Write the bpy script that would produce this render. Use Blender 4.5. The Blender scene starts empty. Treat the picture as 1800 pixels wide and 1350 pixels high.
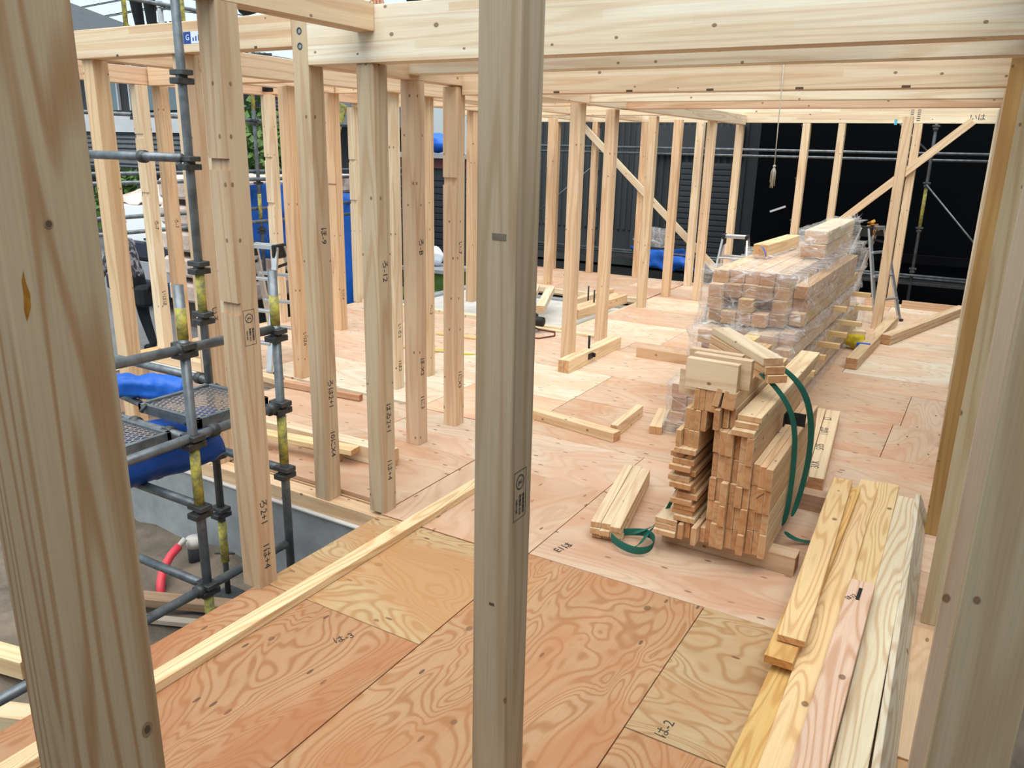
import bpy, bmesh, math, random
from mathutils import Vector, Matrix, Euler
random.seed(7)
S = bpy.context.scene
COL = S.collection
R = random.uniform

# ------------------------------------------------------------------ camera, sky, light, exposure
CAM_H = 1.97
YAW, PITCH, ROLL, FPX = -0.5296535, 0.2886133, -0.0226929, 1398.09
def cam_axes():
    fwd = Vector((math.sin(YAW)*math.cos(PITCH), math.cos(YAW)*math.cos(PITCH), -math.sin(PITCH)))
    rt = Vector((math.cos(YAW), -math.sin(YAW), 0)); dn = fwd.cross(rt)
    r = math.cos(ROLL)*rt + math.sin(ROLL)*dn
    d = -math.sin(ROLL)*rt + math.cos(ROLL)*dn
    return r, d, fwd
cr, cd, cf = cam_axes()
cam = bpy.data.cameras.new('camera')
cam.sensor_width = 36.0
cam.lens = FPX/1800*36
cam.clip_start = 0.05
cam.clip_end = 500
co = bpy.data.objects.new('camera', cam)
m = Matrix((cr, -cd, -cf)).transposed().to_4x4()
m.translation = (0, 0, CAM_H)
co.matrix_world = m
COL.objects.link(co)
S.camera = co

world = bpy.data.worlds.new('overcast_sky')
S.world = world
world.use_nodes = True
bg = world.node_tree.nodes['Background']
bg.inputs['Color'].default_value = (0.50, 0.61, 0.65, 1)
bg.inputs['Strength'].default_value = 1.0
sun = bpy.data.lights.new('sun', 'SUN')
sun.energy = 2.7
sun.angle = math.radians(75)
sun.color = (1.0, 0.96, 0.9)
so = bpy.data.objects.new('sun', sun)
so.rotation_euler = (math.radians(20), math.radians(12), 0)
COL.objects.link(so)
vs = S.view_settings
vs.view_transform = 'Standard'
vs.look = 'None'
vs.gamma = 1.0
vs.use_curve_mapping = False
vs.exposure = 0.80

# ------------------------------------------------------------------ materials
MATS = {}
def new_mat(name):
    mt = bpy.data.materials.new(name)
    mt.use_nodes = True
    MATS[name] = mt
    nt = mt.node_tree
    b = nt.nodes['Principled BSDF']
    return mt, nt, b
def N(nt, t, **kw):
    n = nt.nodes.new(t)
    for k, v in kw.items():
        if k in n.inputs.keys() and not hasattr(n, k):
            n.inputs[k].default_value = v
        else:
            setattr(n, k, v)
    return n
def ramp(nt, pts):
    n = nt.nodes.new('ShaderNodeValToRGB')
    e = n.color_ramp.elements
    while len(e) < len(pts):
        e.new(0.5)
    for i, (p, c) in enumerate(pts):
        e[i].position = p
        e[i].color = (c, c, c, 1) if isinstance(c, (int, float)) else (*c, 1)
    return n
def math_n(nt, op, a, b=None):
    n = nt.nodes.new('ShaderNodeMath'); n.operation = op
    for i, v in enumerate((a, b)):
        if v is None: continue
        if isinstance(v, (int, float)): n.inputs[i].default_value = v
        else: nt.links.new(v, n.inputs[i])
    return n.outputs[0]
def vmul(nt, v, s, add=None):
    n = nt.nodes.new('ShaderNodeVectorMath'); n.operation = 'MULTIPLY'
    nt.links.new(v, n.inputs[0]); n.inputs[1].default_value = s
    o = n.outputs[0]
    if add is not None:
        a = nt.nodes.new('ShaderNodeVectorMath'); a.operation = 'ADD'
        nt.links.new(o, a.inputs[0]); nt.links.new(add, a.inputs[1]); o = a.outputs[0]
    return o
def mixc(nt, fac, a, b, mode='MIX'):
    n = nt.nodes.new('ShaderNodeMix'); n.data_type = 'RGBA'; n.blend_type = mode
    for sock, v in ((n.inputs[0], fac), (n.inputs[6], a), (n.inputs[7], b)):
        if isinstance(v, (int, float)): sock.default_value = v
        elif isinstance(v, tuple): sock.default_value = (*v, 1)
        else: nt.links.new(v, sock)
    return n.outputs[2]
def noise(nt, vec, scale, detail=2.0, rough=0.5, dist=0.0):
    n = nt.nodes.new('ShaderNodeTexNoise')
    n.inputs['Scale'].default_value = scale; n.inputs['Detail'].default_value = detail
    n.inputs['Roughness'].default_value = rough; n.inputs['Distortion'].default_value = dist
    if vec is not None: nt.links.new(vec, n.inputs['Vector'])
    return n
def bump(nt, b, h, strength=0.2, dist=0.01):
    n = nt.nodes.new('ShaderNodeBump'); n.inputs['Strength'].default_value = strength
    n.inputs['Distance'].default_value = dist
    nt.links.new(h, n.inputs['Height']); nt.links.new(n.outputs[0], b.inputs['Normal'])

def wood_mat(name, ring_scale=(0.35, 6.0, 6.0), ring_freq=60, contrast=0.30, knots=0.55, knot_size=(0.035, 0.07), knot_scale=4.5, lam=0.0, rough=0.6, swirl=0.0, stain=0.0, specks=0.0):
    mt, nt, b = new_mat(name)
    tc = N(nt, 'ShaderNodeTexCoord'); oi = N(nt, 'ShaderNodeObjectInfo')
    off = N(nt, 'ShaderNodeCombineXYZ')
    for i, k in enumerate((37.0, 11.0, 23.0)):
        nt.links.new(math_n(nt, 'MULTIPLY', oi.outputs['Random'], k), off.inputs[i])
    ob = tc.outputs['Object']
    v = vmul(nt, ob, ring_scale, off.outputs[0])
    n1 = noise(nt, v, 1.0, 2.0, 0.45, swirl)
    rings = math_n(nt, 'SINE', math_n(nt, 'MULTIPLY', n1.outputs[0], ring_freq))
    rr = ramp(nt, [(0.0, 0.0), (0.55, 0.12), (0.86, 0.75), (1.0, 1.0)])
    nt.links.new(math_n(nt, 'MULTIPLY_ADD', rings, 0.5), rr.inputs[0])
    rr.inputs[0].links[0].from_node.inputs[2].default_value = 0.5
    fib = noise(nt, vmul(nt, ob, (6, 260, 260), off.outputs[0]), 1.0, 2.0)
    big = noise(nt, vmul(nt, ob, (0.8, 3.0, 3.0), off.outputs[0]), 1.0, 2.0)
    base = oi.outputs['Color']
    dark = mixc(nt, 1.0, base, (0.74, 0.56, 0.42), 'MULTIPLY')
    c = mixc(nt, math_n(nt, 'MULTIPLY', rr.outputs[0], contrast*1.6), base, dark)
    fr = ramp(nt, [(0.3, 0.86), (0.7, 1.06)])
    nt.links.new(fib.outputs[0], fr.inputs[0])
    c = mixc(nt, 0.6, c, fr.outputs[0], 'MULTIPLY')
    br = ramp(nt, [(0.3, (0.90, 0.86, 0.82)), (0.7, (1.06, 1.06, 1.04))])
    nt.links.new(big.outputs[0], br.inputs[0])
    c = mixc(nt, 0.8, c, br.outputs[0], 'MULTIPLY')
    sep = N(nt, 'ShaderNodeSeparateXYZ'); nt.links.new(ob, sep.inputs[0])
    if lam > 0:
        lay = math_n(nt, 'FLOOR', math_n(nt, 'DIVIDE', sep.outputs[2], lam))
        seg = math_n(nt, 'FLOOR', math_n(nt, 'MULTIPLY', math_n(nt, 'ADD', sep.outputs[0], math_n(nt, 'MULTIPLY', lay, 0.37)), 0.6))
        wn = N(nt, 'ShaderNodeTexWhiteNoise'); wn.noise_dimensions = '3D'
        cb = N(nt, 'ShaderNodeCombineXYZ')
        nt.links.new(lay, cb.inputs[0]); nt.links.new(seg, cb.inputs[1]); nt.links.new(math_n(nt, 'MULTIPLY', oi.outputs['Random'], 50.0), cb.inputs[2])
        nt.links.new(cb.outputs[0], wn.inputs['Vector'])
        lr = ramp(nt, [(0.0, (0.93, 0.80, 0.68)), (0.35, (1.0, 0.96, 0.92)), (0.7, (1.05, 1.05, 1.03)), (1.0, (0.98, 0.90, 0.80))])
        nt.links.new(wn.outputs[0], lr.inputs[0])
        c = mixc(nt, 1.0, c, lr.outputs[0], 'MULTIPLY')
    if knots > 0:
        # knots: round marks on the two face directions
        uv = N(nt, 'ShaderNodeCombineXYZ')
        nt.links.new(math_n(nt, 'ADD', sep.outputs[0], math_n(nt, 'MULTIPLY', oi.outputs['Random'], 91.0)), uv.inputs[0])
        nt.links.new(math_n(nt, 'MULTIPLY', math_n(nt, 'ADD', sep.outputs[1], sep.outputs[2]), 1.35), uv.inputs[1])
        vo = N(nt, 'ShaderNodeTexVoronoi'); vo.voronoi_dimensions = '2D'
        vo.inputs['Scale'].default_value = knot_scale
        nt.links.new(uv.outputs[0], vo.inputs['Vector'])
        cs = N(nt, 'ShaderNodeSeparateColor'); nt.links.new(vo.outputs['Color'], cs.inputs[0])
        has = math_n(nt, 'LESS_THAN', cs.outputs[0], knots)
        size = math_n(nt, 'MULTIPLY_ADD', cs.outputs[1], knot_size[1]-knot_size[0])
        size.node.inputs[2].default_value = knot_size[0]
        d = math_n(nt, 'DIVIDE', vo.outputs['Distance'], size)
        kr = ramp(nt, [(0.0, 0.85), (0.62, 1.0), (0.8, 0.55), (1.0, 0.0)])
        nt.links.new(d, kr.inputs[0])
        kf = math_n(nt, 'MULTIPLY', kr.outputs[0], has)
        c = mixc(nt, math_n(nt, 'MULTIPLY', kf, 0.85), c, (0.16, 0.085, 0.04))
    if specks > 0:
        vo2 = N(nt, 'ShaderNodeTexVoronoi'); vo2.voronoi_dimensions = '2D'
        vo2.inputs['Scale'].default_value = 5.0
        nt.links.new(vmul(nt, ob, (0.6, 1.6, 1.0), off.outputs[0]), vo2.inputs['Vector'])
        cs2 = N(nt, 'ShaderNodeSeparateColor'); nt.links.new(vo2.outputs['Color'], cs2.inputs[0])
        sp = math_n(nt, 'MULTIPLY', math_n(nt, 'LESS_THAN', vo2.outputs['Distance'], 0.055), math_n(nt, 'LESS_THAN', cs2.outputs[0], specks))
        c = mixc(nt, math_n(nt, 'MULTIPLY', sp, 0.8), c, (0.09, 0.045, 0.03))
    if stain > 0:
        sn = noise(nt, vmul(nt, ob, (1.1, 2.0, 1.0), off.outputs[0]), 1.0, 4.0, 0.6, 0.6)
        sr = ramp(nt, [(0.45, 0.0), (0.62, 1.0)])
        nt.links.new(sn.outputs[0], sr.inputs[0])
        c = mixc(nt, math_n(nt, 'MULTIPLY', sr.outputs[0], stain), c, mixc(nt, 1.0, base, (0.88, 0.60, 0.46), 'MULTIPLY'))
    # end grain is a little darker and redder
    ns = N(nt, 'ShaderNodeSeparateXYZ'); nt.links.new(tc.outputs['Normal'], ns.inputs[0])
    eg = math_n(nt, 'GREATER_THAN', math_n(nt, 'ABSOLUTE', ns.outputs[0]), 0.85)
    c = mixc(nt, eg, c, mixc(nt, 1.0, c, (0.80, 0.62, 0.50), 'MULTIPLY'))
    nt.links.new(c, b.inputs['Base Color'])
    b.inputs['Roughness'].default_value = rough
    b.inputs['Specular IOR Level'].default_value = 0.25
    bump(nt, b, n1.outputs[0], 0.04, 0.01)
    return mt
wood_mat('pine')
wood_mat('glulam', lam=0.036, ring_scale=(0.25, 8, 8), contrast=0.24, knot_size=(0.03, 0.085))
wood_mat('board', ring_scale=(0.55, 5.0, 5.0), ring_freq=130, contrast=0.42, knots=0.3, knot_scale=3.0, knot_size=(0.03, 0.06), swirl=0.3)
wood_mat('pine_bold', ring_scale=(0.30, 7.0, 7.0), ring_freq=150, contrast=0.55, knots=0.22, knot_scale=3.5, knot_size=(0.03, 0.06))
wood_mat('plywood', ring_scale=(1.5, 3.4, 1.0), ring_freq=125, contrast=0.50, knots=0.22, knot_scale=3.6, knot_size=(0.05, 0.10), swirl=0.7, stain=0.75, specks=0.28, rough=0.55)
wood_mat('veneer', ring_scale=(0.8, 2.2, 1.0), ring_freq=90, contrast=0.22, knots=0.0, swirl=0.6, stain=0.6, specks=0.75, rough=0.55)

def plain(name, col, rough=0.6, metal=0.0, bmp=0.0, bscale=40.0, var=0.0, vscale=3.0, spec=0.4, dark=None):
    mt, nt, b = new_mat(name)
    b.inputs['Roughness'].default_value = rough
    b.inputs['Metallic'].default_value = metal
    b.inputs['Specular IOR Level'].default_value = spec
    tc = N(nt, 'ShaderNodeTexCoord')
    if var > 0 or dark is not None:
        n = noise(nt, tc.outputs['Object'], vscale, 5.0, 0.6)
        d = dark if dark is not None else tuple(x*(1-var) for x in col)
        rr = ramp(nt, [(0.35, 0.0), (0.65, 1.0)])
        nt.links.new(n.outputs[0], rr.inputs[0])
        nt.links.new(mixc(nt, rr.outputs[0], d, col), b.inputs['Base Color'])
    else:
        b.inputs['Base Color'].default_value = (*col, 1)
    if bmp > 0:
        n = noise(nt, tc.outputs['Object'], bscale, 4.0, 0.6)
        bump(nt, b, n.outputs[0], bmp, 0.02)
    return mt
plain('concrete', (0.33, 0.35, 0.37), 0.85, bmp=0.1, bscale=30, var=0.3, vscale=4)
plain('concrete_light', (0.62, 0.60, 0.57), 0.85, bmp=0.1, var=0.25, vscale=3)
plain('porch_form', (0.62, 0.43, 0.33), 0.8, var=0.25, vscale=3)
plain('dirt', (0.20, 0.16, 0.12), 0.95, bmp=0.9, bscale=9, dark=(0.09, 0.075, 0.06), vscale=3)
plain('asphalt', (0.17, 0.17, 0.175), 0.9, bmp=0.15, bscale=60, var=0.25, vscale=1.0)
plain('steel_pipe', (0.22, 0.25, 0.28), 0.45, 0.6, var=0.45, vscale=14)
plain('steel_dark', (0.10, 0.105, 0.11), 0.5, 0.6, var=0.4, vscale=20)
plain('yellow_paint', (0.62, 0.56, 0.09), 0.6, dark=(0.17, 0.17, 0.10), vscale=28)
plain('aluminium', (0.62, 0.63, 0.65), 0.35, 0.8, var=0.12, vscale=8)
plain('black_plastic', (0.012, 0.012, 0.014), 0.5)
plain('blue_tarp', (0.010, 0.13, 0.62), 0.42, bmp=0.12, bscale=18, var=0.2, vscale=3)
plain('blue_roll', (0.008, 0.08, 0.42), 0.4, bmp=0.1, bscale=14, var=0.2, vscale=3)
plain('green_strap', (0.012, 0.115, 0.085), 0.75, bmp=0.1, bscale=120)
plain('red_hose', (0.75, 0.06, 0.09), 0.45)
plain('dark_red_cord', (0.16, 0.02, 0.015), 0.5)
plain('black_pipe', (0.035, 0.035, 0.045), 0.5)
plain('ink', (0.05, 0.045, 0.045), 0.9)
plain('label_blue', (0.012, 0.06, 0.32), 0.5)
plain('cyan_tab', (0.10, 0.45, 0.60), 0.5)
plain('knot_ring', (0.30, 0.19, 0.11), 0.7)
plain('smudge', (0.20, 0.17, 0.14), 0.8, var=0.4, vscale=60)
plain('label_white', (0.72, 0.80, 0.92), 0.5)
plain('white_paint', (0.78, 0.80, 0.83), 0.4)
plain('cream_rope', (0.62, 0.60, 0.54), 0.9, bmp=0.3, bscale=60)
plain('yellow_bag', (0.55, 0.42, 0.02), 0.5, bmp=0.2, bscale=20)
plain('orange_cloth', (0.42, 0.19, 0.03), 0.8)
plain('dark_metal', (0.02, 0.02, 0.022), 0.6, 0.3)
plain('tail_light', (0.7, 0.09, 0.03), 0.3)
plain('roof_tile', (0.055, 0.06, 0.07), 0.55, var=0.3, vscale=5)
plain('dark_wall', (0.014, 0.015, 0.018), 0.8, var=0.2)
plain('house_dark', (0.045, 0.045, 0.05), 0.7, var=0.2)
plain('house_grey', (0.30, 0.31, 0.34), 0.8, var=0.1)
plain('house_wall', (0.52, 0.53, 0.56), 0.8, var=0.1)
plain('glass_dark', (0.10, 0.15, 0.18), 0.1, spec=0.8)
plain('shutter_grey', (0.62, 0.66, 0.72), 0.5)
plain('siding_grey', (0.50, 0.54, 0.56), 0.6)
plain('dark_siding', (0.022, 0.028, 0.036), 0.6)
plain('red_brown', (0.10, 0.03, 0.03), 0.6)
plain('leaf', (0.09, 0.17, 0.035), 0.7, var=0.5, vscale=6)
plain('bark', (0.10, 0.07, 0.05), 0.9)
plain('plastic_brown', (0.42, 0.27, 0.20), 0.35, bmp=0.3, bscale=9, dark=(0.70, 0.62, 0.58), vscale=4)
plain('skin', (0.50, 0.27, 0.19), 0.6)
plain('cloth_black', (0.012, 0.014, 0.018), 0.85, bmp=0.2, bscale=30)
plain('cloth_teal', (0.16, 0.36, 0.38), 0.85, bmp=0.2, bscale=30)
plain('cloth_navy', (0.02, 0.025, 0.045), 0.85, bmp=0.2, bscale=30)
plain('helmet', (0.75, 0.76, 0.76), 0.35)
plain('hair', (0.015, 0.012, 0.01), 0.7)
plain('leather', (0.16, 0.09, 0.04), 0.7)
def camo():
    mt, nt, b = new_mat('cloth_camo')
    tc = N(nt, 'ShaderNodeTexCoord')
    n = noise(nt, tc.outputs['Object'], 13.0, 2.0, 0.5, 0.8)
    r = ramp(nt, [(0.0, (0.05, 0.05, 0.06)), (0.44, (0.09, 0.085, 0.09)), (0.5, (0.30, 0.29, 0.33)), (0.6, (0.42, 0.40, 0.44))])
    r.color_ramp.interpolation = 'CONSTANT'
    nt.links.new(n.outputs[0], r.inputs[0]); nt.links.new(r.outputs[0], b.inputs['Base Color'])
    b.inputs['Roughness'].default_value = 0.9
camo()
def film_mat(name, lo, hi, tint=(0.9, 0.9, 0.93), scale=(3, 14, 14)):
    mt, nt, b = new_mat(name)
    tc = N(nt, 'ShaderNodeTexCoord')
    n = noise(nt, vmul(nt, tc.outputs['Object'], scale), 1.0, 4.0, 0.6, 1.2)
    r = ramp(nt, [(0.42, lo), (0.58, lo+0.12), (0.74, hi)])  # white glints of the crumpled film put into the opacity
    nt.links.new(n.outputs[0], r.inputs[0])
    b.inputs['Base Color'].default_value = (*tint, 1)
    b.inputs['Roughness'].default_value = 0.22
    b.inputs['Specular IOR Level'].default_value = 0.6
    bump(nt, b, n.outputs[0], 0.7, 0.05)
    tr = N(nt, 'ShaderNodeBsdfTransparent')
    mx = N(nt, 'ShaderNodeMixShader')
    # thin crease lines, their white highlights put into the opacity
    n2 = noise(nt, vmul(nt, tc.outputs['Object'], (2.2, 2.6, 3.4)), 1.0, 2.0, 0.5, 1.0)
    ln = ramp(nt, [(0.0, 0.50), (0.012, 0.30), (0.04, 0.0)])
    nt.links.new(math_n(nt, 'ABSOLUTE', math_n(nt, 'SUBTRACT', n2.outputs[0], 0.5)), ln.inputs[0])
    fac = math_n(nt, 'MAXIMUM', r.outputs[0], ln.outputs[0])
    nt.links.new(fac, mx.inputs[0]); nt.links.new(tr.outputs[0], mx.inputs[1]); nt.links.new(b.outputs[0], mx.inputs[2])
    nt.links.new(mx.outputs[0], nt.nodes['Material Output'].inputs[0])
film_mat('plastic_film', 0.16, 0.95)
def mesh_sheet():
    mt, nt, b = new_mat('black_mesh_sheet')
    b.inputs['Base Color'].default_value = (0.002, 0.0025, 0.0035, 1)
    b.inputs['Roughness'].default_value = 0.9
    b.inputs['Specular IOR Level'].default_value = 0.0
    tr = N(nt, 'ShaderNodeBsdfTransparent')
    mx = N(nt, 'ShaderNodeMixShader')
    mx.inputs[0].default_value = 0.88
    nt.links.new(tr.outputs[0], mx.inputs[1]); nt.links.new(b.outputs[0], mx.inputs[2])
    nt.links.new(mx.outputs[0], nt.nodes['Material Output'].inputs[0])
mesh_sheet()

# ------------------------------------------------------------------ geometry helpers
def link(name, me, mat=None, parent=None, color=None):
    o = bpy.data.objects.new(name, me)
    COL.objects.link(o)
    if mat is not None and me is not None:
        me.materials.append(MATS[mat] if isinstance(mat, str) else mat)
    if parent is not None: o.parent = parent
    if color is not None: o.color = (*color, 1)
    return o
def bm_mesh(bm, name, smooth=False):
    me = bpy.data.meshes.new(name)
    bmesh.ops.recalc_face_normals(bm, faces=bm.faces)
    bm.to_mesh(me); bm.free()
    if smooth:
        for p in me.polygons: p.use_smooth = True
    return me
def tag(o, label, cat, group=None):
    o['label'] = label; o['category'] = cat
    if group: o['group'] = group
    return o
def struct(o): o['kind'] = 'structure'; return o
def empty(name, loc, label=None, cat=None, group=None, rz=0):
    o = bpy.data.objects.new(name, None); COL.objects.link(o)
    o.location = loc; o.rotation_euler.z = rz; o.empty_display_size = 0.1
    if label: tag(o, label, cat, group)
    return o
def add_box(bm, x0, x1, y0, y1, z0, z1, ch=0.0):
    r = bmesh.ops.create_cube(bm, size=1.0)
    vs_ = r['verts']
    for v in vs_:
        v.co = Vector(((x0+x1)/2+v.co.x*(x1-x0), (y0+y1)/2+v.co.y*(y1-y0), (z0+z1)/2+v.co.z*(z1-z0)))
    if ch > 0:
        ed = list({e for v in vs_ for e in v.link_edges})
        bmesh.ops.bevel(bm, geom=ed, offset=ch, segments=1, affect='EDGES', profile=0.5)
    return vs_
def box_mesh(l, w, h, ch=0.0025):
    bm = bmesh.new()
    add_box(bm, -l/2, l/2, -w/2, w/2, -h/2, h/2, min(ch, w*0.2, h*0.2))
    return bm_mesh(bm, 'timber')
def timber(name, p0, p1, w, h, mat='pine', color=(0.72, 0.55, 0.36), parent=None, roll=0.0, up=None, notches=()):
    """a squared timber from p0 to p1; w across, h along the 'up' side"""
    p0 = Vector(p0); p1 = Vector(p1)
    d = p1-p0; L = d.length; x = d.normalized()
    if up is None: up = Vector((0, 0, 1)) if abs(x.z) < 0.95 else Vector((1, 0, 0))
    y = Vector(up).cross(x).normalized(); z = x.cross(y)
    M = Matrix((x, y, z)).transposed()
    if roll: M = M @ Matrix.Rotation(roll, 3, 'X')
    me = box_mesh(L, w, h)
    o = link(name, me, mat, None, color)
    MW = M.to_4x4(); MW.translation = (p0+p1)/2
    o.matrix_world = MW
    if parent is not None:
        o.parent = parent
        o.matrix_parent_inverse = parent.matrix_world.inverted() if parent.matrix_world else Matrix()
    return o
def box_obj(name, x0, x1, y0, y1, z0, z1, mat, parent=None, color=None, ch=0.003):
    """axis-aligned box; origin at its base centre"""
    bm = bmesh.new()
    cx, cy = (x0+x1)/2, (y0+y1)/2
    add_box(bm, x0-cx, x1-cx, y0-cy, y1-cy, 0, z1-z0, ch)
    o = link(name, bm_mesh(bm, name), mat, None, color)
    o.location = (cx, cy, z0)
    if parent is not None: set_parent(o, parent)
    return o
def wmat(o):
    """world matrix without waiting for the depsgraph"""
    loc = Matrix.LocRotScale(o.location, o.rotation_euler, o.scale)
    if o.parent: return wmat(o.parent) @ o.matrix_parent_inverse @ loc
    return loc
def set_parent(o, parent):
    o.parent = parent
    o.matrix_parent_inverse = wmat(parent).inverted()
def tube_bm(bm, pts, r, seg=8, cap=True, radii=None):
    pts = [Vector(p) for p in pts]
    rings = []
    for i, p in enumerate(pts):
        if i == 0: t = pts[1]-pts[0]
        elif i == len(pts)-1: t = pts[-1]-pts[-2]
        else: t = (pts[i+1]-pts[i]).normalized()+(pts[i]-pts[i-1]).normalized()
        t.normalize()
        a = Vector((0, 0, 1)) if abs(t.z) < 0.9 else Vector((1, 0, 0))
        u = t.cross(a).normalized(); v = t.cross(u)
        rr = radii[i] if radii else r
        rings.append([bm.verts.new(p+rr*(math.cos(2*math.pi*k/seg)*u+math.sin(2*math.pi*k/seg)*v)) for k in range(seg)])
    for a, b in zip(rings, rings[1:]):
        for k in range(seg):
            bm.faces.new((a[k], a[(k+1) % seg], b[(k+1) % seg], b[k]))
    if cap:
        bm.faces.new(rings[0][::-1]); bm.faces.new(rings[-1])
def tube(name, pts, r, mat, parent=None, seg=10, radii=None):
    bm = bmesh.new()
    o0 = Vector(pts[0])
    tube_bm(bm, [Vector(p)-o0 for p in pts], r, seg, True, radii)
    o = link(name, bm_mesh(bm, name, True), mat)
    o.location = o0
    if parent is not None: set_parent(o, parent)
    return o
def multi_box(name, boxes, mat, parent=None, origin=(0, 0, 0), ch=0.002, color=None):
    bm = bmesh.new(); ox, oy, oz = origin
    for (x0, x1, y0, y1, z0, z1) in boxes:
        add_box(bm, x0-ox, x1-ox, y0-oy, y1-oy, z0-oz, z1-oz, ch)
    o = link(name, bm_mesh(bm, name), mat, None, color)
    o.location = origin
    if parent is not None: set_parent(o, parent)
    return o
def text_part(name, body, size, loc, rot, parent, mat='ink'):
    """flat lettering turned into a mesh a hair proud of the surface"""
    cu = bpy.data.curves.new(name, 'FONT'); cu.body = body; cu.size = size; cu.extrude = 0.0004
    cu.align_x = 'CENTER'; cu.align_y = 'CENTER'; cu.resolution_u = 2
    tmp = bpy.data.objects.new(name, cu); COL.objects.link(tmp)
    dg = bpy.context.evaluated_depsgraph_get(); dg.update()
    me = bpy.data.meshes.new_from_object(tmp.evaluated_get(dg))
    COL.objects.unlink(tmp); bpy.data.objects.remove(tmp)
    me.materials.clear()
    o = link(name, me, mat)
    o.location = loc; o.rotation_euler = rot
    set_parent(o, parent)
    return o
# wood tones (albedo)
PALE = (0.74, 0.58, 0.40); PEACH = (0.72, 0.51, 0.33); PINK = (0.68, 0.46, 0.31); CREAM = (0.76, 0.63, 0.46)
YEL = (0.72, 0.52, 0.26); ORNG = (0.64, 0.39, 0.17); TAN = (0.56, 0.40, 0.25); GREYW = (0.62, 0.54, 0.43)
def vary(c, a=0.05):
    k = 1+R(-a, a); h = R(-a*0.4, a*0.4)
    return (min(c[0]*(k+h), 0.82), c[1]*k, c[2]*(k-h))

# ------------------------------------------------------------------ ground, foundation, floor
G = -0.62
def grid_obj(name, x0, x1, y0, y1, z, nx, ny, amp, mat, seed=0):
    rnd = random.Random(seed)
    bm = bmesh.new()
    vsg = [[bm.verts.new((x0+(x1-x0)*i/nx, y0+(y1-y0)*j/ny, z+rnd.uniform(-amp, amp))) for j in range(ny+1)] for i in range(nx+1)]
    for i in range(nx):
        for j in range(ny):
            bm.faces.new((vsg[i][j], vsg[i+1][j], vsg[i+1][j+1], vsg[i][j+1]))
    return link(name, bm_mesh(bm, name, True), mat)
struct(grid_obj('ground', -60, 40, -20, 90, G-0.06, 2, 2, 0, 'asphalt'))
struct(grid_obj('ground_soil', -7.6, 6, -8, 12.9, G, 70, 100, 0.035, 'dirt', 3))

found = struct(box_obj('foundation', -4.98, -2.68, 3.10, 3.24, G-0.1, -0.125, 'concrete', ch=0.004))
for args in ((-2.68, -2.54, -0.6, 3.24), (0.0, 0.14, -0.6, 12.2), (-6.98, 0.14, 12.08, 12.22), (-6.98, -6.84, 4.62, 12.1), (-6.84, -4.84, 4.66, 4.80), (-4.98, -4.84, 3.24, 4.66), (-6.84, -3.9, 7.83, 7.97), (-4.04, -3.9, 7.97, 10.3), (-6.84, -3.9, 10.25, 10.39)):
    w = box_obj('foundation_wall', args[0], args[1], args[2], args[3], G-0.1, -0.125, 'concrete', ch=0.004)
    set_parent(w, found)
# pale formwork lining on the inside of the open porch corner
struct(multi_box('trim_1', [(-6.84, -6.80, 2.9, 4.66, -0.52, -0.11), (-6.80, -4.98, 4.62, 4.66, -0.52, -0.11)], 'porch_form', origin=(-6.8, 4.6, -0.52)))
struct(multi_box('trim_2', [(-6.86, -6.79, 2.9, 4.68, -0.108, -0.098), (-6.79, -4.98, 4.61, 4.68, -0.108, -0.098), (-4.98, -2.6, 3.085, 3.12, -0.124, -0.112)], 'concrete_light', origin=(-6.8, 4.6, -0.11)))
# grey slab inside the two unfloored bays
struct(box_obj('slab', -6.84, -4.04, 7.97, 10.25, -0.30, -0.16, 'concrete_light'))

floor = struct(multi_box('floor', [(-2.66, 0.14, -0.5, 3.115, -0.10, -0.027), (-4.94, 0.14, 3.24, 4.75, -0.10, -0.027), (-6.90, 0.14, 4.79, 7.86, -0.10, -0.027), (-3.93, 0.14, 7.90, 12.18, -0.10, -0.027), (-6.9, -3.95, 10.36, 12.18, -0.10, -0.027)], 'pine', color=PEACH, origin=(-2, 6, -0.1)))
RED = (0.49, 0.295, 0.165); REDD = (0.45, 0.26, 0.145); LIGHT = (0.74, 0.655, 0.53); WARM = (0.60, 0.435, 0.315); GOLD = (0.53, 0.39, 0.225); MID = (0.62, 0.465, 0.35)  # RED, REDD, GOLD: redder grade, also darkened to carry foreground shade
def panel(x0, x1, y0, y1, col, mat='plywood', zt=0.0):
    g = 0.0022
    l = x1-x0-2*g; w = y1-y0-2*g
    along_x = l >= w
    bm = bmesh.new()
    L, W = (l, w) if along_x else (w, l)
    add_box(bm, -L/2, L/2, -W/2, W/2, -0.024, 0, 0.001)
    o = link('plywood_panel', bm_mesh(bm, 'plywood_panel'), mat, None, vary(col, 0.035))
    o.location = ((x0+x1)/2, (y0+y1)/2, zt+R(-0.0008, 0.0012))
    if not along_x: o.rotation_euler.z = math.pi/2
    set_parent(o, floor)
    return o
# near bay: the panels that can be told apart
yA, yB = 2.265, 3.18
panel(-2.655, -1.74, -0.5, yA, REDD); panel(-2.655, -1.74, yA, yB-0.065, GOLD)
near_panel = panel(-1.74, -0.83, -0.5, 1.355, RED); panel(-1.74, -0.83, 1.355, yB, RED)
panel(-0.83, 0.135, -0.5, yA, RED); h2 = panel(-0.83, 0.135, yA, yB, (0.50, 0.365, 0.215))
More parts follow.
